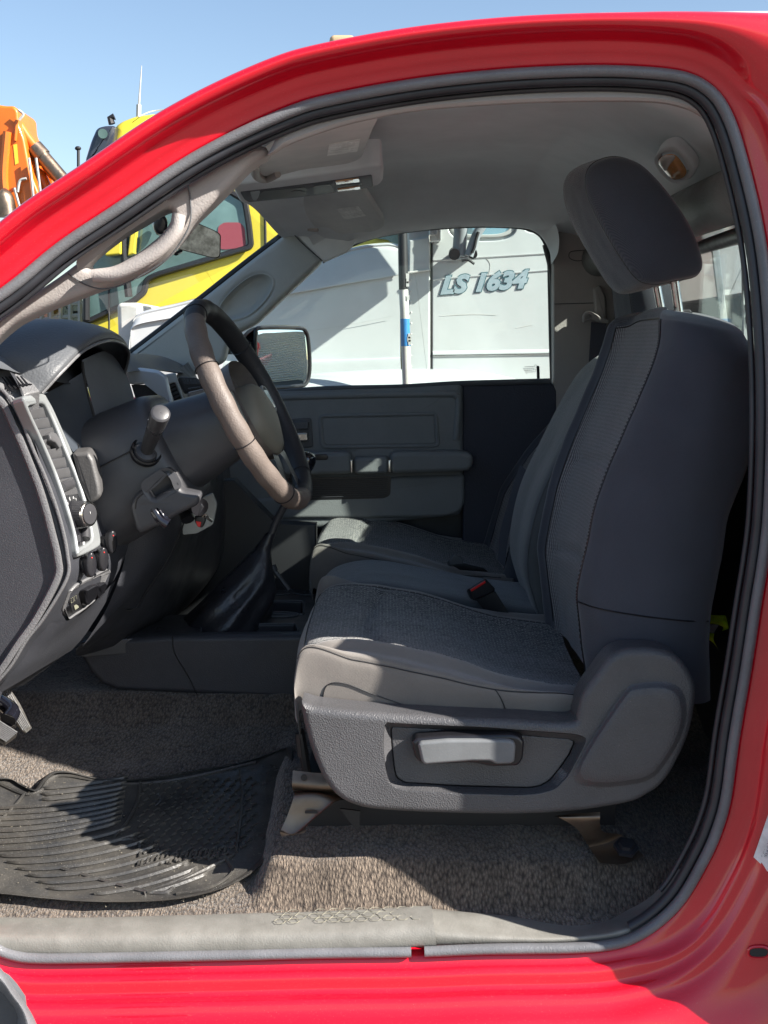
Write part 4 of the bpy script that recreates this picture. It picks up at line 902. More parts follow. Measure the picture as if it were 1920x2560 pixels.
# lever, stalk
b = MB(); b.loft([[at(x, y, .285) for x, y in [(376, 1274), (392, 1272), (404, 1296), (418, 1308), (422, 1314), (412, 1320), (398, 1314), (386, 1298)]], [at(x, y, .275) for x, y in [(380, 1272), (394, 1270), (408, 1292), (421, 1304), (424, 1310), (412, 1314), (402, 1310), (390, 1292)]]], 30, 4, cu=True)
b.tube([at(x, y, .28) for x, y in [(385, 1276), (400, 1298), (420, 1311)]], lambda t: .007 + .003 * t, 12, 14); b.tube([at(x, y, .282) for x, y in [(398, 1276), (410, 1292), (420, 1296)]], .004, 10, 10)
b.build('tilt_lever', 'gloss', cc_)
b = MB(); s0, s1 = at(366, 1128, .34), at(402, 1032, .235); sd = (s1 - s0).normalized(); SL = (s1 - s0).length
b.grid(turned(s0, sd, [(-.02, .022), (0, .021), (.004, .018), (.006, .0105), (.02, .0115), (SL * .5, .0135), (SL * .68, .0145), (SL * .69, .0150), (SL * .70, .0145), (SL * .71, .0142), (SL * .72, .0152), (SL * .95, .0162), (SL * .985, .0158), (SL * 1.0, .0135), (SL * 1.005, .012), (SL * 1.003, .0005)]), cu=True)
sk = b.build('indicator_stalk', 'smooth', cc_, smooth=30)
b = MB(); b.grid(turned(s0, sd, [(-.006, .027), (.002, .0265), (.004, .024), (-.004, .020)]), cu=True); b.build('stalk_boot', 'black', sk)
b = MB()
for k in range(9):
    a = k * .7; b.ball(s0 + sd * (SL * (.8 + .02 * (k % 3))) + (Vector((0, -1, .2)).normalized() * .0155 + Vector((1, 0, 0)) * .003 * (k - 4)), (.0009,) * 3, 6)
b.build('stalk_marking', 'inkw', sk)
# ignition lock
b = MB(); b.tube([at(470, 1248, .40), at(500, 1268, .36)], .016, 14); b.prism([at(x, y, .36) for x, y in [(482, 1254), (500, 1250), (512, 1268), (500, 1292), (484, 1282)]], Vector((.2, -1, 0)), .02, .004); b.tube([at(458, 1262, .40), at(470, 1300, .38)], .012, 10)
b.build('ignition_lock', 'black', cc_)
b = MB(); b.plate(round_poly([(452, 1300), (470, 1260), (530, 1232), (542, 1262), (532, 1312), (492, 1334), (456, 1338)], 6), .60, .01, .003); b.build('ignition_trim', 'trimg', dash, wn=True)
kt = thing('ignition_key', at(497, 1298, .40), 'ignition key hanging under the steering column with a red and black fob', 'key')
b = MB(); b.prism([at(p.x, p.y, .40) for p in round_poly([(486, 1290), (510, 1288), (514, 1302), (506, 1320), (494, 1318), (486, 1304)], 5)], Vector((0, -1, 0)), .010, .003); fb = b.build('key_fob', 'black', kt)
b = MB(); b.prism([at(p.x, p.y, .399) for p in round_poly([(489, 1303), (503, 1305), (500, 1318), (494, 1317)], 2)], Vector((0, -1, 0)), .002, .0006, seg=1); b.build('red_button', 'redpl', fb)
b = MB(); b.tube([at(512, 1290, .40), at(530, 1303, .41)], .0025, 8); b.tube([at(506, 1292, .39), at(514, 1286, .385), at(522, 1294, .39)], .0012, 6, 12); b.build('key_blade', 'chrome', kt)
# ================================================================ gear lever, boot, second lever
b = MB(); bc = at(575, 1520, .84); rows = []
base = px_smooth([(440, 1520), (480, 1560), (560, 1570), (640, 1560), (650, 1540), (600, 1510), (500, 1500)], 48)
top = ell(607, 1452, 11, 5, 48)
def boot(t, i):
    a = i / 48 * 2 * math.pi
    cx = interp(t, [0, .3, .6, 1], [560, 590, 625, 675]); cy = interp(t, [0, .3, .6, 1], [1560, 1500, 1440, 1334]); r = interp(t, [0, .3, .6, .85, 1], [115, 92, 60, 22, 13])
    r *= 1 + (.10 * math.sin(3 * a + 5 * t) + .06 * math.sin(7 * a - 8 * t)) * math.sin(math.pi * min(1, t + .1)); c = at(cx, cy, .84); k = 2.35 / 2800
    return c + Vector((math.cos(a) * r * k, math.sin(a) * r * k * 1.0, 0))
b.grid([[boot(t / 40, i) for i in range(48)] for t in range(41)], cu=True); bt = b.build('shifter_boot', 'leatherb', T, smooth=80)
b = MB(); b.tube([at(675, 1345, .84), at(700, 1285, .84), at(762, 1175, .82)], .0085, 10, 14); gl = b.build('gear_lever', 'smooth', T)
b = MB(); kc = at(764, 1157, .82); b.grid(turned(kc, Vector((.25, 0, .97)).normalized(), [(-.030, .010), (-.022, .013), (-.008, .019), (.006, .0215), (.016, .019), (.022, .013), (.024, .0005)], 28), cu=True); gk = b.build('gear_knob', 'gloss', gl)
b = MB(); c0 = kc + Vector((.0, -.006, .0215))
for u in (-.006, 0, .006): b.tube([c0 + Vector((u, -.006, -.001)), c0 + Vector((u, .005, .0022))], .0006, 5)
b.tube([c0 + Vector((-.006, 0, .0005)), c0 + Vector((.006, 0, .0005))], .0006, 5); b.build('shift_pattern', 'inkw', gk)
b = MB(); b.tube([at(684, 1425, .90), at(700, 1445, .90), at(722, 1475, .90)], .006, 8, 10); b.tube([at(686, 1428, .9), at(680, 1415, .9)], .009, 10); b.build('transfer_lever', 'smooth', T)
b = MB(); b.plate([(300, 1200), (585, 1200), (690, 1308), (790, 1312), (790, 1560), (300, 1560)], 1.14, .05, .005); b.build('footwell_dark_backing', 'gasket', dash)  # black backing added to stand in for the darkness of the footwell
# ================================================================ centre console
YC = .675
b = MB(); side = [Vector(p) for p in [(199, 1612), (203, 1648), (222, 1682), (250, 1711), (292, 1727), (422, 1733), (560, 1740), (780, 1752), (900, 1752), (900, 1585)]]
prof = [at(x, y, YC) for x, y in [(199, 1612), (420, 1588), (560, 1584), (780, 1584), (900, 1584)]]
b.prism([at(p.x, p.y, YC) for p in [Vector((199, 1610)), Vector((300, 1598)), Vector((422, 1590)), Vector((700, 1588)), Vector((900, 1588)), Vector((900, 1752)), Vector((700, 1746)), Vector((422, 1733)), Vector((295, 1727)), Vector((253, 1711)), Vector((224, 1681)), Vector((203, 1645))]], Vector((0, -1, 0)), .03, .012)
con_ = b.build('floor_console', 'dash', T, wn=True)
b = MB(); b.tube([at(x, y, YC - .0005) for x, y in [(431, 1590), (436, 1632), (470, 1690), (492, 1736)]], .0012, 5, 30); b.build('console_seam', 'gasket', con_)
zt = at(500, 1592, YC).z - .004
def onz(px, py, z): r = ray(px, py); return CAM + r * ((z - CAM.z) / r.z)
def zp(l, z): return [onz(p[0], p[1], z) for p in l]
UP = Vector((0, 0, 1))
b = MB(); b.prism(zp(round_poly([(200, 1606), (280, 1560), (380, 1540), (520, 1532), (600, 1465), (900, 1465), (900, 1590), (420, 1588)], 5), zt), UP, .03, .003, [zp(round_poly([(505, 1588 - 24), (520, 1562), (738, 1562), (744, 1576), (738, 1586), (502, 1586)], 5), zt), zp(round_poly([(618, 1530), (635, 1504), (756, 1504), (756, 1534)], 5), zt)]); b.build('console_top', 'smooth', con_, wn=True)
b = MB(); b.prism(zp([(490, 1600), (515, 1555), (760, 1555), (760, 1600)], zt - .03), UP, .002); b.build('tray_floor', 'gasket', con_)
b = MB(); b.tube(zp(round_poly([(505, 1562), (520, 1560), (740, 1560), (746, 1576), (740, 1588), (500, 1588)], 5), zt + .001), .0022, 6, closed=True); b.tube(zp(round_poly([(614, 1533), (633, 1502), (760, 1502), (760, 1536)], 5), zt + .001), .0022, 6, closed=True); b.build('tray_rim', 'dashp', con_)
b = MB()
for cx in (690, 770): b.tube(zp(ell(cx, 1478, 42, 9), zt + .002), .002, 6, closed=True)
b.tube(zp(ell(700, 1536, 46, 6), zt + .002), .002, 6, closed=True); b.build('cup_ring', 'dashp', con_)
# ================================================================ seats
def cushion_rows(YN, YF):
    A = [(752, 1850), (748, 1800), (752, 1775), (790, 1790), (900, 1800), (1040, 1810), (1217, 1815), (1330, 1815), (1505, 1815)]
    Bq = [(748, 1830), (738, 1760), (737, 1690), (766, 1620), (880, 1650), (1034, 1681), (1217, 1722), (1330, 1732), (1505, 1742)]
    C = [(752, 1820), (744, 1750), (748, 1665), (786, 1612), (868, 1597), (988, 1609), (1130, 1643), (1290, 1692), (1500, 1722)]
    r = []
    pa = [at(x, y, .142) for x, y in A]; pb = [at(x, y, .130) for x, y in Bq]; pc = [at(x, y, .185) for x, y in C]
    pc2 = [p.copy() for p in pc]
    for i, p in enumerate(pc2):
        p.y = .160; k = 1 if i > 2 else .2; p.z -= .012 * k
    rows = [pa, pb, pc2, pc]
    for y, d in ((.235, .012), (.30, .022), (.40, .026), (.50, .022), (.565, .012)):
        q_ = []
        for i, p in enumerate(pc):
            v = p.copy(); v.y = y; k = [0, 0, .1, .6, 1, 1, 1, 1.1, 1.2][i]; v.z -= d * k
            if i <= 2: v.x -= (.026 - abs(.4 - y) * .08) * (1 - i * .3)
            q_.append(v)
        rows.append(q_)
    for src, y in ((pc, .615), (pc2, .640), (pb, .670), (pa, .658)):
        q_ = []
        for p in src: v = p.copy(); v.y = y; q_.append(v)
        rows.append(q_)
    return rows
ZL = (-1, 2)
def wrinkle(p, amp=.0024):
    return Vector((0, 0, 1)) * amp * (noise.noise(p * 14) + .5 * noise.noise(p * 30))
def build_seat(first, label):
    NU, NV = 110, 130
    rows = cushion_rows(0, 0)
    R = [cat(r, NU) for r in rows]; cols = [cat([R[i][j] for i in range(len(R))], NV) for j in range(NU)]
    G = [[cols[j][i] for j in range(NU)] for i in range(NV)]
    nr = len(rows) - 1
    for i in range(NV):
        v = i / (NV - 1) * nr
        for j in range(NU):
            p = G[i][j]; p = p + wrinkle(p)
            # cross seam of the insert: dip
            if 3.1 < v < 8.9:
                uc = 4.35 + .45 * abs(v - 6) / 3; u = j / (NU - 1) * 8
                p.z -= .010 * math.exp(-((u - uc) / .16) ** 2) * min(1, (v - 3.1) * 2, (8.9 - v) * 2)
            for vs in (3.15, 8.85): p.z -= .0040 * math.exp(-((v - vs) / .10) ** 2) * (1 if j > NU * .33 else .3)
            for vs in (1.0, 11.0): p.y += (.003 if vs < 5 else -.003) * math.exp(-((v - vs) / .06) ** 2)
            G[i][j] = p
    b = MB()
    def mf(i, j): v = i * NV / (NV - 1) * nr; return 1 if (3.15 < v < 8.85 and j > .29) else 0
    b.grid(G, mfun=mf); st = b.build('seat', ['fab', 'fabm'], T, smooth=90, label=label)
    def gp(u, v, off=.0008):
        i = v / nr * (NV - 1); j = u / 8 * (NU - 1); i0, j0 = int(min(i, NV - 2)), int(min(j, NU - 2)); p = G[i0][j0].lerp(G[i0 + 1][j0], i - i0)
        e1 = G[i0 + 1][j0] - G[i0][j0]; e2 = G[i0][j0 + 1] - G[i0][j0]; n = e2.cross(e1).normalized()
        p2 = G[i0][j0].lerp(G[i0][j0 + 1], j - j0); p = p + (p2 - G[i0][j0])
        if n.z < 0 and v > 2: n = -n
        if v <= 2 and n.y > 0: n = -n
        return p + n * off
    b = MB(); b.tube([gp(u / 12, 1.0) for u in range(30, 94)], .0009, 5)
    b.tube([gp(2.4 + (u / 40) * 5.5, 3.15) for u in range(41)], .0009, 5); b.tube([gp(2.4 + (u / 40) * 5.5, 8.85) for u in range(41)], .0008, 5)
    b.tube([gp(2.38, 3.15 + 5.7 * k / 30) for k in range(31)], .0008, 5)
    b.tube([gp(6.15 + .35 * k / 14, 1.0 - .95 * k / 14) for k in range(15)], .0009, 5)
    b.tube([gp(*p_) for p_ in [(3.2, .12), (3.4, .42), (3.8, .52), (4.4, .42), (5.2, .22), (5.8, .08)]], .0009, 5, 30)
    b.build('seat_seam', 'gasket', st)
    # side cover, recess, lever
    sc_ = [(752, 1768), (762, 1760), (800, 1770), (960, 1786), (1130, 1795), (1300, 1802), (1428, 1808), (1442, 1790), (1456, 1740), (1490, 1690), (1524, 1645), (1552, 1628), (1583, 1622), (1650, 1625), (1697, 1644), (1728, 1684), (1742, 1730), (1728, 1827), (1690, 1915), (1655, 1965), (1620, 1990), (1583, 2008), (1524, 2020), (1440, 2032), (1300, 2040), (1130, 2038), (960, 2030), (890, 2018), (845, 1995), (812, 1955), (788, 1905), (766, 1840)]
    rec_ = [(976, 1816), (1130, 1824), (1275, 1835), (1425, 1847), (1438, 1854), (1425, 1885), (1401, 1920), (1375, 1952), (1350, 1966), (1320, 1970), (1150, 1966), (1010, 1957), (990, 1945), (984, 1920), (978, 1860)]
    rec_big = [(962, 1806), (1130, 1813), (1275, 1824), (1440, 1836), (1468, 1846), (1452, 1880), (1420, 1940), (1390, 1972), (1350, 1984), (1300, 1988), (1150, 1984), (1010, 1976), (975, 1962), (964, 1925), (958, 1860)]
    OUT = px_smooth(sc_, 260)
    b = MB(); rb = round_poly(rec_big, 14, 6); b.prism([at(p.x, p.y, .078) for p in OUT], Vector((0, -1, 0)), .055, .012, [[at(p.x, p.y, .078) for p in rb]], seg=6, hbev=.0015); cvr = b.build('side_cover', 'seatpl', st, wn=True)
    # sloped wall of the recess + its panel
    ri = round_poly(rec_, 10, 6)
    b = MB(); b.grid([[at(p.x, p.y, .078) for p in rb], [at(p.x, p.y, .0815) for p in rb], [at(p.x, p.y, .0950) for p in ri], [at(p.x, p.y, .105) for p in ri]], cu=True); b.build('recess_wall', 'seatpl', st, smooth=60)
    b = MB(); b.prism([at(p.x, p.y, .0955) for p in [q_ + (Vector((1200, 1890)) - q_).normalized() * 2.2 for q_ in ri]], Vector((0, -1, 0)), .01, .002); b.build('recess_panel', 'seatpl', st, wn=True)
    # raised facet on the recliner cover
    fo = px_smooth([(1470, 1880), (1560, 1745), (1590, 1722), (1660, 1718), (1694, 1736), (1706, 1780), (1694, 1840), (1660, 1900), (1630, 1935), (1590, 1950), (1500, 1958), (1450, 1940)], 100); ci_ = Vector((1590, 1850))
    b = MB(); b.grid([[at((ci_ + (p - ci_) * s_).x, (ci_ + (p - ci_) * s_).y, y_) for p in fo] for s_, y_ in ((1.10, .0775), (1.06, .0765), (1.0, .0675), (.96, .0655), (.8, .065), (.4, .065), (.01, .065))], cu=True); b.build('recliner_facet', 'seatpl', st, smooth=80)
    b = MB(); b.prism([at(p.x, p.y, .066) for p in round_poly([(1029, 1856), (1040, 1846), (1110, 1840), (1280, 1836), (1300, 1842), (1312, 1856), (1308, 1900), (1296, 1916), (1230, 1918), (1180, 1908), (1060, 1914), (1038, 1898)], 12)], Vector((0, -1, 0)), .026, .006); lv = b.build('height_lever', 'black', st, wn=True)
    b = MB(); b.prism([at(p.x, p.y, .0585) for p in round_poly([(1044, 1862), (1052, 1856), (1120, 1850), (1272, 1850), (1286, 1856), (1290, 1866), (1287, 1905), (1278, 1911), (1240, 1912), (1226, 1904), (1180, 1904), (1062, 1913), (1054, 1906)], 9)], Vector((0, -1, 0)), .012, .005); b.build('lever_face', 'lever', st, wn=True)
    # floor mounts
    b = MB()
    b.loft([[at(x, y, .16) for x, y in [(732, 1926), (790, 1932), (850, 1935)]], [at(x, y, .15) for x, y in [(730, 1965), (790, 1970), (850, 1972)]], [at(x, y, .17) for x, y in [(732, 1975), (800, 1982), (860, 1985)]], [at(x, y, .15) for x, y in [(735, 1990), (790, 1985), (850, 2000)]], [at(x, y, .14) for x, y in [(718, 2040), (775, 2042), (830, 2010)]], [at(x, y, .13) for x, y in [(702, 2075), (735, 2085), (770, 2062)]], [at(x, y, .12) for x, y in [(700, 2080), (735, 2087), (766, 2072)]], [at(x, y, .10) for x, y in [(704, 2092), (735, 2084), (762, 2082)]]], 14, 40)
    fm = b.build('front_mount', 'rail', st)
    b = MB(); b.plate(ell(760, 1944, 8, 8), .148, .001); b.build('mount_hole', 'gasket', fm); b = MB(); b.plate(round_poly([(762, 2027), (794, 2027), (794, 2034), (762, 2034)], 4), .133, .001); b.build('mount_hole', 'gasket', fm)
    b = MB(); b.tube([at(755, 1890, .22), at(750, 1830, .22), at(770, 1950, .22)], .008, 8, 12); b.prism([at(x, y, .17) for x, y in [(850, 2022), (900, 2028), (898, 2084), (878, 2060)]], Vector((0, -1, 0)), .004); b.box(at(1130, 1930, .42), (.26, .20, .03)); b.build('seat_frame', 'gasket', st)
    b = MB(); b.loft([[at(x, y, .13) for x, y in [(1385, 2040), (1440, 2034), (1500, 2030)]], [at(x, y, .125) for x, y in [(1400, 2045), (1450, 2046), (1500, 2046)]], [at(x, y, .13) for x, y in [(1440, 2070), (1470, 2068), (1500, 2060)]], [at(x, y, .14) for x, y in [(1462, 2100), (1490, 2095), (1510, 2080)]], [at(x, y, .15) for x, y in [(1475, 2120), (1520, 2110), (1560, 2090)]], [at(x, y, .10) for x, y in [(1500, 2158), (1560, 2160), (1610, 2140)]]], 12, 24); rmn = b.build('rear_mount', 'rail', st)
    b = MB(); b.grid(turned(at(1565, 2122, .12), Vector((0, -.35, .94)).normalized(), [(0, .020), (.006, .020), (.007, .013), (.013, .012), (.014, .0005)], 6), cu=True); b.build('mount_bolt', 'leatherb', st)
    # backrest ------------------------------------------------------------
    NRD = [(1474, 1740), (1454, 1560), (1448, 1469), (1473, 1350), (1494, 1262), (1532, 1156), (1579, 1051), (1622, 950), (1650, 868), (1662, 810)]
    ridge = [at(x, y, .19) for x, y in NRD]
    RE = [(1764, 1740), (1762, 1608), (1769, 1503), (1795, 1370), (1812, 1280), (1850, 1180), (1880, 1080), (1890, 980), (1890, 905), (1868, 850)]
    back = [at(x, y, .20) for x, y in RE]
    rows = []; K = len(ridge)
    for k in range(K):
        f, r_ = ridge[k], back[k]; r_ = r_.copy(); 
        dcen = .030 if k > 0 else .02
        hw = interp(k, [0, 6, 8, 9], [.0, .0, .004, .02]); cy = .405
        fwd = (f - r_).normalized(); th = (f - r_).length
        def Q(y, a, dz=0): q_ = r_.lerp(f, a); return Vector((q_.x, y, q_.z + dz))
        crown = interp(k, [0, 6, 8, 9], [0, 0, .008, .022])
        row = [Q(.178 + hw, 0, 0), Q(.150 + hw, .25), Q(.140 + hw, .55), Q(.150 + hw, .85), Q(.178 + hw, .985), Q(.205 + hw, 1.0), Q(.245 + hw * .8, 1 - .020 / th, crown * .4), Q(.32, 1 - dcen / th, crown * .9), Q(cy, 1 - (dcen + .004) / th, crown), Q(.49, 1 - dcen / th, crown * .9),
               Q(.565 - hw * .8, 1 - .020 / th, crown * .4), Q(.605 - hw, 1.0 + .01 / th), Q(.632 - hw, .985), Q(.660 - hw, .85), Q(.670 - hw, .55), Q(.660 - hw, .25), Q(.632 - hw, 0), Q(.55, -.03, crown * .5), Q(cy, -.04, crown), Q(.26, -.03, crown * .5)]
        rows.append(row)
    # rounded top
    f, r_ = ridge[-1], back[-1]
    top_c = at(1745, 792, .36)
    def toprow(s_, dz):
        c = Vector((0, 0, 0)); lr_ = rows[K - 1]
        for p in lr_: c += p
        c /= len(lr_); return [Vector((c.x + (p.x - c.x) * s_, c.y + (p.y - c.y) * s_, c.z + (p.z - c.z) * s_ * .9 + dz)) for p in lr_]
    for s_, dz in ((.93, .011), (.80, .020), (.55, .027), (.25, .030), (.02, .031)): rows.append(toprow(s_, dz))
    NU2, NV2 = 160, 130
    Rr = [cat(r2, NU2, True) for r2 in rows]; cols = [cat([Rr[i][j] for i in range(len(Rr))], NV2) for j in range(NU2)]
    G2 = [[cols[j][i] for j in range(NU2)] for i in range(NV2)]; nr2 = len(rows) - 1
    for i in range(NV2):
        v = i / (NV2 - 1) * nr2
        for j in range(NU2):
            u = j / NU2 * 20; p = G2[i][j] + Vector((1, 0, 0)) * (.0022 * noise.noise(G2[i][j] * 9) + .0009 * noise.noise(G2[i][j] * 26)); p.y += .0035 * noise.noise(G2[i][j] * 6 + Vector((5, 0, 0))) + .0011 * noise.noise(G2[i][j] * 22)
            if 5.6 < u < 10.4 and v < 9.2:
                for vs in (2.2, 4.75): p.x += .008 * math.exp(-((v - vs + .25 * abs(u - 8) / 2.4) / .13) ** 2) * min(1, (u - 5.6) * 2, (10.4 - u) * 2)
            for us in (5.25, 10.75):
                if v < 9.6: p.x += .004 * math.exp(-((u - us) / .12) ** 2)
            G2[i][j] = p
    def mf2(i, j):
        v = i * NV2 / (NV2 - 1) * nr2; u = j * 20
        return 1 if (5.5 < u < 10.5 and v < 8.9) else 0
    b = MB(); b.grid(G2, cu=True, mfun=mf2); bk_ = b.build('backrest', ['fabd', 'fabr'], st, smooth=90)
    def g2(u, v, off=.0008):
        i = min(NV2 - 2, v / nr2 * (NV2 - 1)); j = int(u / 20 * NU2) % NU2; i0 = int(i); p = G2[i0][j].lerp(G2[i0 + 1][j], i - i0); e1 = G2[i0 + 1][j] - G2[i0][j]; e2 = G2[i0][(j + 1) % NU2] - G2[i0][j]; n = e1.cross(e2).normalized()
        if n.x > 0 and 3 < u < 12.5: n = -n
        if u <= 3 and n.y > 0: n = -n
        return p + n * off
    b = MB()
    for us in (5.5, 10.5): b.tube([g2(us, .2 + k * 8.7 / 60) for k in range(61)], .0010, 5)
    b.tube([g2(5.5 + k * 5 / 30, 8.9) for k in range(31)], .0010, 5)
    b.tube([g2(4.55, .2 + k * 9.4 / 60) for k in range(61)], .0011, 5); b.build('backrest_seam', 'black', st)
    b = MB()
    for k in range(100): q_ = .3 + k * 9.2 / 100; b.tube([g2(4.75, q_, .0012), g2(4.75, q_ + .05, .0012)], .0008, 4)
    b.build('top_stitching', 'gasket', st)
    b = MB(); b.tube([g2(u, 1.62) for u in (4.6, 4, 3, 2, 1, .2)], .0012, 5, 30); b.build('lower_seam', 'black', st)
    # headrest -----------------------------------------------------------
    HO = [(1541, 736), (1500, 700), (1440, 610), (1408, 540), (1404, 505), (1419, 465), (1457, 424), (1506, 395), (1549, 385), (1602, 400), (1650, 443), (1700, 503), (1742, 569), (1766, 630), (1773, 675), (1764, 698), (1684, 714), (1620, 724)]
    hp_ = [at(p.x, p.y, .0) for p in px_smooth(HO, 90)]
    hp2 = px_smooth(HO, 90)
    hc = Vector((1600, 560)); rows = []
    near = px_smooth([(1612, 690), (1560, 625), (1506, 540), (1482, 480), (1480, 432), (1502, 402), (1549, 388), (1602, 402), (1650, 445), (1698, 505), (1738, 570), (1762, 632), (1768, 672), (1752, 692), (1700, 702), (1660, 706)], 90)
    # near outline (side panel) and its widest mid section, real depth across the seat
    def hrow2(l, s_, Y, dpx=(0, 0)):
        c = Vector((sum(p.x for p in l) / len(l), sum(p.y for p in l) / len(l))); return [at((c + (p - c) * s_).x + dpx[0], (c + (p - c) * s_).y + dpx[1], Y) for p in l]
    def hr3(s_, Y):   # section in true space taken from the mid outline
        l = [at(p.x, p.y, .30) for p in near]; c = Vector((0, 0, 0))
        for p in l: c += p
        c /= len(l); k = max(0, 1 - abs(Y - .41) / .115) ** .5; return [Vector((c.x + (p.x - c.x) * s_ - .022 * k, Y, c.z + (p.z - c.z) * s_ - .24 * k * max(0, c.z - p.z) * sstep(c.x + .06, c.x - .03, p.x))) for p in l]
    SS = [(.0008, .2805), (.4, .2825), (.75, .2885), (.93, .297), (.985, .306), (1.0, .320), (1.03, .36), (1.04, .41), (1.03, .46), (1.0, .50), (.985, .514), (.93, .524), (.75, .532), (.4, .538), (.0008, .540)]
    b = MB(); R3 = [hr3(s_, y_) for s_, y_ in SS]
    b.loft([r3 for r3 in R3], 90, 70, cu=True); hr_ = b.build('headrest', 'fabd', st, smooth=90)
    for s_, y_ in ((.992, .311), (.992, .509)): b = MB(); b.tube([p for p in cat(hr3(s_ * 1.004, y_), 120, True)], .0011, 5, closed=True); b.build('headrest_seam', 'black', hr_)
    for Yp, x0, y0, x1, y1 in ((.47, 1639, 700, 1658, 800), (.33, 1684, 690, 1700, 800)): b = MB(); b.tube([at(x0, y0, Yp), at(x1, y1, Yp)], .0072, 14); b.build('headrest_post', 'chrome', st)
    for Yp, x1, y1 in ((.47, 1655, 783), (.33, 1704, 774)): b = MB(); b.prism([at(x1 - 26, y1 + 12, Yp), at(x1 - 20, y1, Yp), at(x1 + 22, y1 - 1, Yp), at(x1 + 28, y1 + 12, Yp)], Vector((0, -1, 0)), .03, .003); b.build('post_collar', 'smooth', st, wn=True)
    return st
seat1 = build_seat(True, "driver's grey cloth seat with ribbed insert and sunlit front corner")
copy_seat = copy_tree(seat1, T, (-.035, .90, 0)); copy_seat['label'] = "passenger's grey cloth seat beyond the centre seat"
for ch in list(copy_seat.children):
    if ch.name.startswith(('seat_frame', 'side_cover', 'recess', 'height_lever', 'lever_face', 'front_mount', 'rear_mount', 'recliner', 'mount_bolt')):
        for c2 in list(ch.children): bpy.data.objects.remove(c2)
        bpy.data.objects.remove(ch)
piv = P(.33, 0, -.52); rot_ = Matrix.Rotation(math.radians(23), 3, 'Y')
for ch in copy_seat.children:
    if ch.name.startswith(('backrest', 'top_st', 'lower_seam', 'headrest', 'post')):
        ch.rotation_euler = (0, math.radians(23), 0); ch.location = piv - rot_ @ piv
# centre seat
def crow(y, d, pts): return [P(x, y, z - d) for x, z in pts]
cs = [(-.135, -.64), (-.150, -.58), (-.140, -.525), (-.10, -.49), (-.02, -.478), (.10, -.498), (.22, -.520), (.36, -.535)]
b = MB(); b.loft([crow(.705, .05, cs), crow(.700, .015, cs), crow(.712, .001, cs), crow(.76, -.004, cs), crow(.83, -.006, cs), crow(.90, -.004, cs), crow(.965, .001, cs), crow(.975, .015, cs), crow(.972, .05, cs)], 60, 50); mid = b.build('centre_seat', 'fabg', T, smooth=90)
bs = [at(x, y, .965) for x, y in [(1335, 1560), (1290, 1440), (1272, 1350), (1296, 1220), (1350, 1100), (1410, 985), (1450, 925), (1500, 885), (1560, 862)]]
def brow(y, d): return [Vector((p.x + d, y, p.z)) for p in bs]
b = MB(); b.loft([brow(.668, .16), brow(.672, .05), brow(.690, .008), brow(.74, 0), brow(.83, .004), brow(.93, 0), brow(.985, .01), brow(1.0, .06), brow(1.0, .16)], 50, 60); b.build('centre_backrest', 'fabg', mid, smooth=90)
b = MB(); b.tube([Vector((p.x + .0075, .688, p.z)) for p in cat(bs, 50)], .0009, 5); b.build('centre_seam', 'dashp', mid)
# buckles, belts
b = MB(); b.prism([at(p.x, p.y, .66) for p in round_poly([(1170, 1472), (1214, 1445), (1238, 1470), (1238, 1478), (1190, 1500), (1178, 1494)], 4)], Vector((.1, -1, .3)), .02, .004); bu = b.build('belt_buckle', 'black', T, wn=True)
b = MB(); b.prism([at(x, y, .655) for x, y in [(1176, 1474), (1212, 1452), (1215, 1457), (1179, 1479)]], Vector((.1, -1, .3)), .004, .001, seg=1); b.build('release_button', 'redpl', bu)
b = MB(); b.prism([at(x, y, .665) for x, y in [(1190, 1500), (1238, 1478), (1290, 1560), (1330, 1620), (1270, 1600)]], Vector((0, -1, .2)), .004, .001, seg=1); b.build('buckle_webbing', 'gasket', bu)
b = MB(); b.prism([at(p.x, p.y, 1.0) for p in round_poly([(1120, 1402), (1135, 1384), (1155, 1392), (1160, 1412), (1125, 1414)], 4)], Vector((.1, -1, .3)), .02, .004); b2_ = b.build('belt_buckle', 'dashp', T, wn=True, label='buckle between centre and passenger seats')
b = MB(); b.prism([at(x, y, 1.0) for x, y in [(1128, 1412), (1160, 1408), (1210, 1420), (1220, 1430), (1150, 1425)]], Vector((0, -1, .2)), .004, .001, seg=1); b.build('buckle_webbing', 'gasket', b2_)
b = MB(); b.grid([[at(x0, y0, 1.50), at(x1, y1, 1.49)] for x0, y0, x1, y1 in [(1478, 805, 1516, 808), (1472, 900, 1512, 902), (1462, 1100, 1500, 1102), (1455, 1300, 1492, 1300)]]); blt = b.build('seat_belt', mat('belt_webbing', (.05, .05, .065), .8, bump=.3), T)
b = MB(); b.plate(px_smooth([(1460, 806), (1456, 794), (1462, 782), (1476, 778), (1500, 790), (1522, 800), (1520, 808), (1498, 806), (1476, 800)], 40), 1.480, .012, .004, [px_smooth([(1465, 800), (1464, 790), (1474, 786), (1480, 793)], 20)], hbev=.001); b.build('belt_loop', 'trim', blt, wn=True)
b = MB(); b.plate(round_poly([(1484, 720), (1500, 712), (1514, 740), (1516, 800), (1490, 790)], 6), 1.497, .02, .005); b.build('belt_anchor_cover', 'trim', blt, wn=True)
b = MB(); b.loft([[at(x, y, 1.02) for x, y in [(1245, 1400), (1250, 1330), (1275, 1240), (1300, 1160)]], [at(x, y, 1.0) for x, y in [(1262, 1420), (1270, 1350), (1292, 1260), (1320, 1180)]]], 16, 4); b.build('passenger_belt', 'fabd', T)
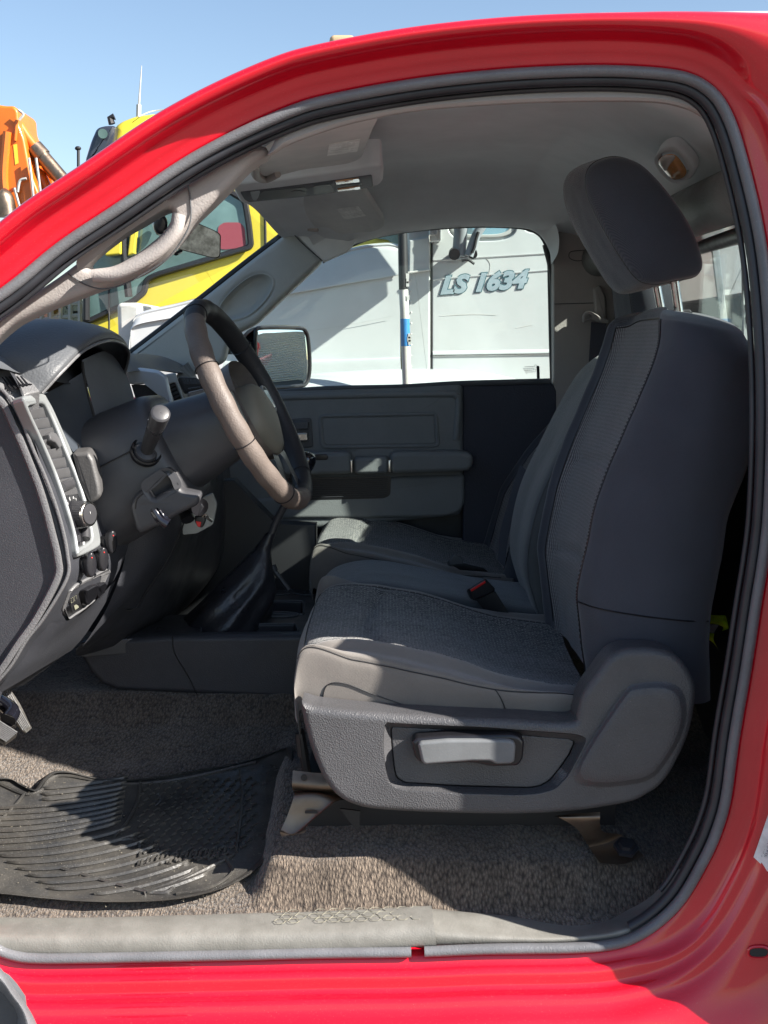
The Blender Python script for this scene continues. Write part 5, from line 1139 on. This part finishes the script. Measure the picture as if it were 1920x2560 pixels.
# pedals
b = MB(); b.prism([at(x, y, .33) for x, y in [(-30, 1780), (0, 1800), (44, 1828), (42, 1838), (14, 1858), (-30, 1832)]], Vector((.35, -.7, .55)), .014, .003); pd = b.build('brake_pedal', 'rubber', T)
b = MB()
for k in range(9): b.tube([at(-30 + 2, 1786 + k * 5.2, .322), at(43 - k * 3.2, 1831 + k * 2.8, .322)], .0013, 5)
b.build('pedal_ribs', 'dashr', pd)
b = MB(); b.tube([at(-30, 1740, .40), at(10, 1760, .38), at(30, 1780, .36), at(20, 1800, .34)], .014, 12, 20); b.build('pedal_arm', 'gloss', pd)
b = MB(); b.loft([[at(x, y, .46) for x, y in [(20, 1715), (50, 1760), (72, 1805), (80, 1820)]], [at(x, y, .44) for x, y in [(-10, 1722), (20, 1765), (50, 1815), (66, 1832)]], [at(x, y, .46) for x, y in [(-14, 1726), (16, 1770), (46, 1818), (62, 1834)]]], 20, 12); ac = b.build('accelerator_pedal', 'rubber', T)
b = MB()
for k in range(6): b.tube([at(-8 + k * 5, 1723 - k * 1.3, .436), at(58 + k * 3, 1826 - k * 2, .436)], .0010, 5)
b.build('pedal_ribs', 'dashr', ac)
# floor mat ------------------------------------------------------------
mt = thing('floor_mat', at(350, 2080, .2), "black ribbed rubber floor mat lying on the carpet in the driver's footwell", 'floor mat')
def fl(px, py, off=.0):
    """point on the carpet under a pixel"""
    z = -.8
    for _ in range(12):
        p = onz(px, py, 1.45 + z + off); z = z * .4 + .6 * (interp(p.y, [.04, .12, .30, .50, .60], [-.862, -.850, -.812, -.767, -.737]) + .035 * sstep(-.215, -.13, p.x) * sstep(.03, .13, p.y))
    return onz(px, py, 1.45 + z + off)
mo = [(-120, 1950), (-30, 1945), (20, 1945), (50, 1962), (85, 1975), (105, 1950), (130, 1930), (170, 1928), (230, 1942), (300, 1948), (400, 1940), (500, 1922), (600, 1905), (680, 1880), (722, 1866), (732, 1880), (730, 1960), (715, 2040), (697, 2082), (680, 2130), (640, 2175), (580, 2212), (500, 2238), (410, 2252), (300, 2256), (200, 2254), (100, 2246), (0, 2235), (-120, 2225)]
MO = px_smooth(mo, 240); mc = Vector((330, 2090))
def mpt(p, off): return fl(p.x, p.y, off)
b = MB(); b.grid([[mpt(mc + (p - mc) * s_, o_) for p in MO] for s_, o_ in ((1.0, -.004), (1.0, .010), (.992, .0125), (.975, .0125), (.965, .007), (.95, .006), (.8, .006), (.6, .006), (.4, .006), (.2, .006), (.01, .006))], cu=True)
matb = b.build('mat_body', 'rubber', mt, smooth=50)
b = MB()
for k in range(19):                     # sweeping ribs
    y0 = 1975 + k * 14.5; pts = []
    for j in range(17):
        t = j / 16; x = -60 + t * (380 - k * 2) + (0 if k < 9 else (k - 9) * 26)
        y = y0 + 6 * math.sin(t * 1.2) - t * t * (38 + k * 2.2) + (0 if k < 9 else (k - 9) * 2)
        if y > 2236 - .0 * x or x < 0 - 60: continue
        if y < 1968 and x < 110: continue
        if k < 3 and x < 90: continue
        pts.append(mpt(Vector((x, y)), .0082))
    if len(pts) > 3: b.tube(pts, lambda t: (.0050 * min(1, 8 * t + .3, 8 * (1 - t) + .3), .0042), 6, 40, flat=Vector((1, 0, 0)))
b.build('mat_rib', 'rubber', matb)
b = MB()
for r in range(16):
    for c in range(12):
        x = 345 + c * 27 + (r % 2) * 13; y = 1965 + r * 13 - c * 1.5
        if x > 640 - (y - 1950) * .10 or (y > 2130 and x > 560): continue
        p = [mpt(Vector((x, y)), .0075), mpt(Vector((x + 10, y - 7)), .0085), mpt(Vector((x + 15, y - 6)), .0075)]; b.tube(p, .0022, 5, 5)
b.build('mat_nub', 'rubber', matb)
b = MB()
for l, n_ in (([(350, 1945), (345, 2000), (318, 2055), (285, 2098), (330, 2098), (350, 2120), (345, 2165)], 50), ([(150, 2170 - 0), (385, 2232), (450, 2205), (560, 2150), (585, 2135)], 50), ([(600, 1925), (605, 2000), (590, 2130)], 30), ([(360, 2234), (470, 2190), (480, 2170)], 20), ([(0, 1960), (60, 1985), (100, 1978), (125, 1948), (170, 1940), (300, 1960), (450, 1948), (640, 1905)], 80), ([(60, 1985), (40, 2010), (0, 2050), (-40, 2080)], 20), ([(560, 2140), (580, 2180), (520, 2220), (440, 2235)], 30)):
    b.tube([mpt(v, .0078) for v in cat(V2(l), n_)], (.0035, .0026), 6)
for k in range(9):
    x = 352 + k * 24; y = 2158 - k * 3
    b.tube([mpt(Vector(v), .0085) for v in ((x, y + 10), (x + 6, y - 12), (x + 20, y - 16), (x + 14, y + 4), (x + 26, y - 2))], .0028, 6, 12)
b.build('mat_channel', 'rubber', matb)
b = MB(); b.tube([mpt(Vector(v), .008) for v in ((384, 2010), (396, 1992), (400, 2002), (388, 2014), (398, 2006), (402, 1994), (394, 1984))], .0009, 4, 30); b.tube([mpt(Vector(v), .008) for v in ((392, 1986), (398, 1982))], .0008, 4); b.build('mat_emblem', 'dashp', matb)
# grit, straw and dust lying on mat and carpet
gt = MB()
random.seed(5)
for _ in range(240):
    x = random.uniform(0, 700); y = random.uniform(1960, 2270); p = fl(x, y) + Vector((0, 0, .0085 if y < 2235 else .002)); s_ = random.uniform(.0003, .0008)
    if random.random() < .35:
        a = random.uniform(0, 3.14); d = Vector((math.cos(a), math.sin(a), 0)) * random.uniform(.002, .007); gt.tube([p, p + d], .0003, 3)
    else: gt.box(p, (s_, s_ * .7, s_ * .5))
dst = gt.build('grit', mat('dry_grit', (.34, .30, .23), .9)); tag(dst, 'fine pale grit and straw scattered over the rubber mat', 'grit'); dst['kind'] = 'stuff'
# hi-vis vest
hv = thing('safety_vest', at(1790, 1580, .45), 'folded yellow-green safety vest with grey reflective band behind the driver seat', 'safety vest')
b = MB(); b.loft([[at(x, y, .42) for x, y in [(1700, 1538), (1768, 1537), (1812, 1538), (1816, 1536)]], [at(x, y, .40) for x, y in [(1700, 1550), (1766, 1555), (1800, 1556), (1822, 1566)]], [at(x, y, .41) for x, y in [(1700, 1560), (1766, 1560), (1794, 1562), (1822, 1574)]]], 12, 10)
b.loft([[at(x, y, .41) for x, y in [(1700, 1580), (1762, 1582), (1786, 1584)]], [at(x, y, .40) for x, y in [(1700, 1598), (1762, 1596), (1784, 1600), ]], [at(x, y, .41) for x, y in [(1760, 1592), (1778, 1600), (1796, 1624)]]], 10, 10)
b.loft([[at(x, y, .395) for x, y in [(1812, 1538), (1820, 1560), (1822, 1572)]], [at(x, y, .42) for x, y in [(1804, 1556), (1808, 1570), (1804, 1578)]]], 6, 6)
b.build('vest_cloth', 'hivis', hv)
b = MB(); b.loft([[at(x, y, .405) for x, y in [(1700, 1560), (1766, 1560), (1798, 1562)]], [at(x, y, .405) for x, y in [(1700, 1580), (1762, 1580), (1784, 1583)]]], 8, 6); b.build('reflective_band', 'reflect', hv)
# open driver's door, lower corner of its inner trim
b = MB(); dd = [(-200, 2360), (-60, 2372), (0, 2420), (38, 2476), (70, 2520), (92, 2566), (100, 2620), (100, 2700)]
di = [(-200, 2400), (-60, 2440), (0, 2476), (20, 2498), (42, 2530), (46, 2566), (46, 2620), (46, 2700)]
dm = [((a[0] + c[0]) / 2, (a[1] + c[1]) / 2) for a, c in zip(dd, di)]
b.loft([[at(x, y, -.44) for x, y in dd], [at(x, y, -.455) for x, y in dd], [at(x, y, -.47) for x, y in dm], [at(x, y, -.455) for x, y in di], [at(x, y, -.42) for x, y in di]], 40, 24)
dt = b.build('driver_door', 'seal', T, label='lower corner of the open driver door')
b = MB(); b.prism([at(x, y, -.435) for x, y in di + [(-200, 2700)]], Vector((0, -1, 0)), .03); b.build('door_pocket', 'dashp', dt)
# ================================================================ white truck
Wt = thing('white_truck', (0, 4.0, 0), 'white bonneted heavy truck lettered LS 1634 parked beyond the far window', 'truck')
YW = 3.0
b = MB(); cabo = [(1078, 480), (1200, 330), (1420, 40), (1500, 26), (2150, 20), (2150, 2400), (1078, 2400)]
b.plate(round_poly(cabo, 12), YW, 2.1, .03); wb = b.build('cab_body', 'white', Wt, wn=True)
b = MB(); b.plate(round_poly([(1080, 540), (1400, 540), (1480, 545), (1480, 960), (1330, 962), (1300, 950), (1210, 942), (1080, 940)], 8), YW - .022, .03, .006, [ell(1206, 552, 86, 50, 40, 3.2), ell(1345, 552, 38, 30, 30, 3)]); dr = b.build('cab_door', 'white', Wt, wn=True)
b = MB(); b.tube([at(a, c, YW - .021) for a, c in [(1079, 540), (1079, 938)]], .004, 6); b.tube([at(a, c, YW - .021) for a, c in [(1080, 939), (1210, 942), (1260, 948), (1310, 965)]], .004, 6, 20); b.build('door_gap', 'gasket', dr)
b = MB()
for y0, y1, w_ in ((882, 876, .012), (700, 668, .003), (652, 628, .003)):
    b.tube([at(1082, y0, YW - .022), at(1480, y1, YW - .022)], (w_, .006), 8)
b.build('door_crease', 'white', dr)
b = MB(); b.tube([at(1082, 890, YW - .024), at(1480, 884, YW - .024)], (.0035, .003), 6); b.build('door_moulding', 'whited', dr)
b = MB(); b.plate(ell(1206, 548, 84, 47, 40, 3.2), YW - .012, .02, .004, [ell(1206, 548, 72, 38, 40, 3.2)]); b.plate(ell(1345, 550, 36, 27, 30, 3), YW - .012, .02, .004, [ell(1345, 550, 28, 19, 30, 3)]); wf = b.build('cab_window_frame', 'shed', Wt, wn=True)
b = MB(); b.plate(ell(1206, 548, 73, 39, 40, 3.2), YW - .004, .004); b.plate(ell(1345, 550, 29, 20, 30, 3), YW - .004, .004); b.build('cab_window', mat('sky_reflecting_glass', (.30, .45, .52), .08, metal=.6), wf)
def badge(body, x0, y0, x1, y1, sz, name, m, off, Y, ofs, sh=.35, sx=1.0):
    c = at(x0, y0, Y); e = at(x1, y1, Y); ax = (e - c).normalized(); ay = Vector((-ax.z, 0, ax.x)); 
    if ay.z < 0: ay = -ay
    t = text_mesh(body, sz, .0012, lambda x, y, z: c + ax * (x * sx) + ay * y + Vector((0, -1, 0)) * z, shear=sh, offset=ofs); return t.build(name, m, Wt, smooth=30)
bd1 = badge('LS 1634', 1100, 734, 1336, 716, .092, 'badge_outline', 'badgeo', 0, YW - .0245, .0078, sx=1.13)
bd2 = badge('LS 1634', 1100, 734, 1336, 716, .092, 'badge_lettering', 'badge', 0, YW - .0262, .0045, sx=1.13)
# hinge pillar, dented panel
b = MB(); b.plate(round_poly([(1018, 560), (1076, 545), (1076, 960), (1018, 960)], 4), YW - .03, .08, .01); b.build('hinge_pillar', 'white', Wt, wn=True)
b = MB(); b.plate(round_poly([(1022, 600), (1074, 590), (1076, 676), (1020, 684)], 4), YW - .05, .03, .008); b.plate(round_poly([(1072, 568), (1102, 566), (1102, 602), (1072, 606)], 3), YW - .07, .05, .008); b.build('hinge_cover', 'white', Wt, wn=True)
b = MB(); b.tube([at(a, c, YW - .055) for a, c in [(1020, 682), (1076, 674)]], .004, 6); b.tube([at(a, c, YW - .074) for a, c in [(1074, 604), (1074, 588), (1092, 586), (1092, 572)]], .003, 6, 12); b.build('panel_gap', 'whited', Wt)
b = MB()
for k in range(9): b.ball(at(1028, 700 + k * 27, YW - .033), (.0035, .002, .0035), 8)
b.build('rivet_row', 'whited', Wt)
b = MB()
for l in ([(1100, 790), (1180, 786), (1240, 788)], [(1210, 640), (1225, 660), (1222, 690)], [(1290, 820), (1330, 812)]): b.tube([at(x, y, YW - .0225) for x, y in l], .0011, 4, 12)
b.build('paint_scratch', 'whited', dr)
# bonnet and wing
b = MB()
rowsB = []
for y_, l in ((YW - .03, [(326, 870), (330, 830), (346, 796), (450, 770), (620, 722), (760, 672), (880, 632), (960, 620), (996, 624)]),
              (YW - .06, [(322, 880), (326, 842), (342, 812), (450, 790), (620, 752), (700, 737), (860, 708), (960, 692), (999, 684)]),
              (YW - .045, [(322, 882), (326, 845), (342, 815), (450, 794), (620, 756), (700, 741), (860, 712), (960, 696), (999, 688)]),
              (YW - .06, [(322, 960), (326, 930), (342, 910), (450, 900), (620, 899), (760, 897), (880, 894), (960, 891), (1001, 889)]),
              (YW - .085, [(322, 970), (326, 940), (342, 920), (450, 908), (620, 905), (760, 903), (880, 899), (960, 896), (1001, 894)]),
              (YW - .085, [(322, 1010), (326, 1000), (342, 990), (450, 970), (620, 965), (760, 955), (880, 948), (960, 944), (1003, 942)])):
    rowsB.append([at(x, y, y_) for x, y in l])
b.loft(rowsB, 60, 60); top_ = [Vector((p.x, p.y + 1.9, p.z + .05)) for p in rowsB[0]]
b.loft([rowsB[0], [Vector((p.x, p.y + .10, p.z + .03)) for p in rowsB[0]], [Vector((p.x, p.y + .9, p.z + .06)) for p in rowsB[0]], top_], 60, 14)
bo = b.build('bonnet', 'white', Wt, smooth=50)
b = MB(); b.tube([at(a, c, YW - .058) for a, c in [(450, 792), (620, 754), (700, 739), (860, 710), (999, 686)]], .0022, 5, 30); b.tube([at(a, c, YW - .062) for a, c in [(700, 838), (870, 812), (980, 790)]], .0008, 4, 20); b.build('bonnet_seam', 'shed', bo)
b = MB(); b.box((at(330, 850, YW)) + Vector((-.02, 1.0, -.35)), (.05, .95, .5)); b.build('radiator_grille', 'whited', Wt, bevel=.02)
b = MB(); fen = []
for y_, dz in ((2.98, 0), (2.90, .02), (2.76, .02), (2.66, -.02), (2.62, -.10), (2.62, -.5)):
    r_ = []
    for x, y in [(480, 1010), (540, 985), (640, 964), (760, 954), (900, 944), (1040, 940), (1180, 944), (1260, 956), (1330, 978), (1380, 1030)]:
        p = at(x, y, 2.66); r_.append(Vector((p.x * 1.0, y_, p.z + dz)))
    fen.append(r_)
b.loft(fen, 60, 40); b.build('wing', 'white', Wt, smooth=60)
b = MB(); b.box(at(960, 1500, YW + .4), (1.3, .4, .75)); b.build('chassis', 'gasket', Wt, bevel=.02)
for wx in (-.55, ):
    b = MB(); c = Vector((wx, 2.85, .55)); b.grid(turned(c, Vector((0, -1, 0)), [(-.15, .3), (-.15, .52), (.12, .53), (.15, .48), (.15, .3), (.05, .26), (.05, .001)], 40), cu=True); b.build('front_wheel', 'rubber', Wt)
# mirror bracket and its stay on the door
b = MB(); b.tube([at(a, c, 2.90) for a, c in [(1146, 640), (1150, 600), (1152, 545), (1150, 430)]], (.022, .03), 12, 20); b.tube([at(a, c, 2.87) for a, c in [(1172, 640), (1190, 590), (1208, 560), (1240, 500)]], .018, 10, 16)
b.plate(round_poly([(1128, 628), (1150, 622), (1186, 624), (1190, 640), (1160, 648), (1130, 644)], 6), 2.93, .05, .008); mb_ = b.build('mirror_bracket', mat('grey_bracket', (.22, .24, .26), .5), Wt)
b = MB(); b.tube([at(a, c, 2.85) for a, c in [(1196, 580), (1190, 600), (1186, 618), (1180, 632)]], .006, 8, 16); b.tube([at(a, c, 2.86) for a, c in [(1154, 652), (1170, 650), (1186, 660)]], .005, 8, 10); b.tube([at(1136, 632, 2.92), at(1136, 636, 2.87)], .022, 14); b.tube([at(1182, 632, 2.92), at(1182, 636, 2.87)], .018, 14); b.build('bracket_stay', 'gasket', mb_)
# big mirror housing above (casts the shadow on the door)
b = MB(); b.box(at(1120, 380, 2.72), (.13, .09, .26)); b.tube([at(1150, 300, 2.95), at(1130, 290, 2.8), at(1120, 360, 2.72)], .02, 8, 10); b.build('mirror_housing', 'smooth', mb_, bevel=.03)
# marker pole
pl = thing('marker_pole', at(1016, 1200, 2.55), 'white marker pole with torn blue tape standing before the white truck', 'pole')
cols_ = [((1008, 690), (1012, 760), 'gasket'), ((1010, 728), (1012, 800), 'whited'), ((1012, 797), (1014, 866), 'blue'), ((1014, 866), (1017, 990), 'whited')]
b = MB(); b.tube([at(a, c, 2.55) for a, c in [(1006, 540), (1007, 620), (1009, 728), (1012, 797), (1014, 866), (1018, 990), (1022, 1200)]], .0165, 14, 40); b.build('pole', 'whited', pl)
b = MB(); b.tube([at(1006, 540, 2.55), at(1008, 680, 2.55), at(1009, 724, 2.55)], .0172, 14, 12); b.build('black_grip', 'gasket', pl)
b = MB(); b.tube([at(1012, 797, 2.55), at(1013, 832, 2.55), at(1014, 865, 2.55)], .0172, 14, 12); b.build('blue_tape', 'blue', pl)
b = MB()
for y in (840, 848, 856, 744, 702, 710, 690): b.box(at(1019 + (y - 700) * .03, y, 2.5335), (.004 + random.random() * .003, .001, .009))
b.build('torn_patch', 'whited', pl)
# ================================================================ yellow truck
Yt = thing('yellow_truck', (-2.2, 5.8, 0), 'yellow truck cab with dark roof visor and aerial parked beyond the windscreen', 'truck')
YY = 5.0
body_o = [(214, 760), (212, 600), (240, 470), (276, 345), (284, 312), (300, 300), (335, 286), (420, 276), (520, 268), (620, 266), (820, 262), (960, 300), (1010, 420), (1016, 600), (1016, 1500), (214, 1500), (214, 860)]
b = MB(); b.plate(round_poly(body_o, 24), YY, 2.3, .06, seg=5); yb = b.build('cab_body', 'yellow', Yt, wn=True)
b = MB(); b.plate(round_poly([(210, 402), (226, 350), (240, 318), (262, 312), (288, 312), (286, 340), (278, 366), (268, 380), (214, 420)], 10), YY - .06, 2.3, .03); b.build('roof_visor', 'darkgl', Yt, wn=True)
b = MB(); b.tube([at(257, 334, YY - .06), at(257, 334, YY - .10)], .026, 20); b.build('visor_lamp', 'teal', Yt)
win = [(212, 800), (218, 640), (300, 470), (420, 440), (560, 470), (612, 500), (622, 560), (628, 617), (550, 640), (470, 664), (395, 686), (365, 700), (362, 730), (330, 755), (275, 778), (225, 802)]
b = MB(); b.plate(round_poly(win, 12), YY - .03, .03, .004); wnd = b.build('side_window', 'teal', Yt)
b = MB(); b.tube([at(p.x, p.y, YY - .032) for p in round_poly(win, 12)], .018, 6, closed=True); b.build('window_gasket', 'gasket', wnd)
b = MB(); b.plate(round_poly([(545, 566), (560, 556), (600, 556), (612, 570), (614, 618), (560, 624), (545, 620)], 8), YY - .034, .004); b.build('red_curtain', 'hood_red', wnd)
b = MB(); b.plate(round_poly([(262, 602), (302, 578), (302, 636), (262, 640)], 4), YY - .12, .06, .01); b.plate(round_poly([(326, 570), (342, 562), (336, 634), (318, 640)], 3), YY - .10, .05, .01); b.build('mirror_housing', 'yellow', wnd, wn=True)
b = MB(); b.tube([at(309, 560, YY - .08), at(311, 640, YY - .08), at(322, 742, YY - .08)], .022, 8, 12); b.tube([at(216, 700, YY - .05), at(216, 800, YY - .05)], .02, 8); b.tube([at(272, 700, YY - .036), at(273, 880, YY - .066)], .006, 6); b.tube([at(662, 510, YY - .004), at(664, 640, YY - .004)], .008, 6)
b.plate(round_poly([(384, 556), (402, 540), (414, 544), (404, 572), (390, 588)], 5), YY - .12, .05, .01); b.build('window_pillar', 'gasket', wnd)
b = MB(); b.plate([(940, 596), (1018, 560), (1018, 640), (1000, 632), (970, 600)], YY - .03, .03); b.build('rear_window', 'teal', Yt)
b = MB(); b.box(at(857, 122, YY + .3), (.075, .09, .06)); b.box(at(865, 195, YY + .3), (.05, .06, .14)); b.build('roof_horn', mat('tan_housing', (.42, .30, .18), .6), Yt, bevel=.03)
b = MB(); b.tube([at(346, 300, YY + .1), at(347, 262, YY + .1)], .014, 8); b.tube([at(347, 264, YY + .1), at(354, 164, YY + .1)], lambda t: .0075 * (1 - .7 * t), 6, 8); b.tube([at(346, 292, YY - .01), at(380, 278, YY + .1), at(430, 272, YY + .1)], .003, 5, 12); b.build('aerial', 'shed', Yt)
b = MB(); b.grid(turned(Vector((-2.4, 5.2, .5)), Vector((0, -1, 0)), [(0, .3), (.0, .5), (.3, .52), (.33, .46), (.33, .3), (.2, .25), (.2, .001)], 36), cu=True); b.build('front_wheel', 'rubber', Yt)
# ================================================================ orange excavator
Ox = thing('orange_excavator', (-3.4, 7.2, 0), 'orange excavator with raised boom and hydraulic ram left of the yellow truck', 'excavator')
YO = 6.6
b = MB(); b.plate(round_poly([(-60, 250), (0, 262), (14, 264), (34, 264), (44, 276), (47, 312), (60, 345), (76, 430), (96, 480), (100, 560), (30, 560), (30, 524), (16, 510), (0, 484), (-60, 470)], 6), YO, .42, .02); bm_ = b.build('boom', 'orange', Ox, wn=True)
b = MB(); b.tube([at(46, 310, YO + .1), at(68, 344, YO + .1), at(90, 372, YO + .1)], .035, 12); b.build('ram_rod', 'orange', Ox)
b = MB(); b.tube([at(86, 368, YO + .1), at(108, 392, YO + .1)], .06, 14); b.tube([at(104, 388, YO + .1), at(200, 500, YO + .1)], .052, 14); b.build('ram_cylinder', 'rail', Ox)
b = MB(); b.tube([at(a, c, YO + .2) for a, c in [(80, 400), (110, 404), (128, 430), (160, 460), (200, 520)]], .04, 10, 16); b.tube([at(a, c, YO + .2) for a, c in [(84, 430), (100, 440), (120, 480), (150, 520)]], .045, 10, 16); b.box(at(100, 490, YO + .4), (.12, .1, .22)); b.build('boom_link', 'orange', Ox)
for l in ([(72, 395), (78, 440), (84, 500)], [(90, 395), (96, 440), (102, 490)], [(46, 275), (58, 286), (48, 300)], [(44, 480), (50, 452), (66, 446)], [(36, 470), (44, 500), (50, 520)]): b = MB(); b.tube([at(a, c, YO - .04) for a, c in l], .010, 6, 14); b.build('hydraulic_hose', 'shed', Ox)
b = MB(); b.plate([(33, 362), (42, 360), (46, 408), (38, 412)], YO - .004, .003); b.build('warning_label', 'yellow', bm_)
b = MB(); b.tube([at(18, 330, YO - .02), at(10, 430, YO - .02), at(14, 500, YO - .02)], .03, 8, 14); b.tube([at(42, 300, YO - .01), at(38, 352, YO - .01)], .012, 8); b.build('boom_rib', 'orange', bm_)
b = MB(); b.tube([at(0, 490, YO - .05), at(10, 500, YO - .05), at(18, 540, YO - .05)], .07, 12, 10); b.build('boom_pin', 'rail', Ox)
b = MB(); b.plate([(40, 790), (97, 765), (97, 900), (40, 900)], YO, 1.2, .02); b.plate([(76, 768), (97, 760), (97, 900), (76, 900)], YO - .05, .1, .02); b.plate([(125, 828), (150, 818), (170, 820), (180, 900), (120, 900)], YO - .3, .3, .02); b.box(P(-3.3, 7.4, -.9), (.9, .9, .35)); b.build('upper_body', 'orange', Ox, bevel=.01)
b = MB()
for sy in (6.6, 8.0): b.box(Vector((-3.4, sy, .35)), (1.4, .25, .33))
b.build('track', 'rubber', Ox, bevel=.1)
b = MB(); b.tube([at(280, 310, YY + .1), at(276, 296, YY + .1), at(286, 292, YY + .1)], .02, 8); b.build('roof_lamp', 'gasket', Yt)
# yard clutter glimpsed low through the windscreen: rack of pipes and frames
rk = thing('steel_rack', (-2.7, 6.2, 0), 'grey steel rack with pipes low behind the dashboard, beside the orange machine', 'rack')
b = MB()
for x in (28, 36, 104, 128, 152, 176, 200): b.tube([at(x, 740, 6.1), at(x + 2, 1400, 6.1)], .018, 6)
for y in (770, 800, 830, 860): b.tube([at(20, y + 10, 6.1), at(214, y - 14, 6.1)], .014, 6)
b.build('rack_frame', 'shed', rk)
b = MB()
for k in range(16): b.box(at(105 + (k * 37) % 100, 770 + (k * 23) % 90, 6.15), (.03 + .02 * (k % 3), .05, .03 + .03 * (k % 2)))
b.build('rack_parts', 'teal', rk, bevel=.004)
an = MB(); an.tube([at(196, 372, 9.0), at(196, 470, 9.0), at(196, 900, 9.0)], .016, 6); an.ball(at(195, 371, 9.0), (.03, .03, .02), 8); o = an.build('aerial_mast', 'gasket'); tag(o, 'thin dark aerial mast against the sky left of the yellow truck', 'mast')
# sheet shed far behind, hedge
b = MB(); rows = []
for i in range(201): x = -9 + i * .06; rows.append([Vector((x, 12 + .04 * math.sin(i * 2.1), 0)), Vector((x, 12 + .04 * math.sin(i * 2.1), 1.95))])
b.grid(rows); b.box((-3.2, 13.5, .96), (5.6, 1.3, .95)); o = b.build('sheet_shed', 'shed'); tag(o, 'low grey metal shed far behind, seen above the dashboard', 'shed')
b = MB(); random.seed(3)
for _ in range(2600):
    p = Vector((random.gauss(-4.4, .7), random.gauss(8.6, .4), abs(random.gauss(0, .65)))); s_ = random.uniform(.03, .07); d = Vector((random.random() - .5, random.random() - .5, random.random() - .5)).normalized(); e = d.orthogonal().normalized()
    b.add([p + d * s_, p + e * s_ * .5, p - d * s_, p - e * s_ * .5], [(0, 1, 2, 3)])
o = b.build('bush', 'leaf', smooth=180); tag(o, 'green bush low at the left beyond the dashboard', 'bush')
# corrugated wall behind the pickup, seen in the door mirror
b = MB(); rows = []
for i in range(330): z = i * .0085; rows.append([Vector((9.0, -1.0, z)) + Vector((.03, 0, 0)) * math.sin(i * .55), Vector((9.0, 4.6, z)) + Vector((.03, 0, 0)) * math.sin(i * .55)])
b.grid(rows); b.box((9.2, 1.8, 1.38), (.12, 2.75, 1.38)); o = b.build('corrugated_wall', mat('corrugated_grey', (.50, .49, .46), .7)); tag(o, 'grey corrugated wall reflected in the door mirror', 'wall')
# ---------------------------------------------------------------- headboard of the pickup bed behind the rear window
b = MB(); 
b.prism([at(x, y, .78) for x, y in [(1765, 520), (1786, 520), (1826, 860), (1806, 860)]], Vector((-.3, -1, 0)), .03, .003)
b.prism([at(x, y, .50) for x, y in [(1852, 560), (1862, 560), (1884, 870), (1856, 870)]], Vector((-.3, -1, 0)), .02, .003)
hb = b.build('bed_headboard', 'steel', T, wn=True)
b = MB(); b.tube([at(1740, 622, .95), at(1850, 588, .40), at(1900, 574, .2)], .0145, 12); b.build('headboard_bar', 'smooth', hb)
b = MB()
for x, y in ((1866, 690), (1872, 735), (1870, 775), (1864, 720), (1872, 805)): b.prism([at(p.x, p.y, .497) for p in round_poly([(x - 6, y - 16), (x + 2, y - 10), (x + 5, y + 12), (x - 3, y + 4)], 3)], Vector((-.3, -1, 0)), .003)
b.build('headboard_slot', 'gasket', hb)
b = MB(); b.box(P(1.05, 1.23, -.25), (.28, .40, .37)); b.build('bed_toolbox', 'dash', hb, bevel=.012)
b = MB(); b.box(P(2.2, .9, -.62), (1.45, .8, .03)); b.box(P(2.2, 1.68, -.36), (1.45, .03, .25)); b.build('bed_floor', 'red', hb, bevel=.01)
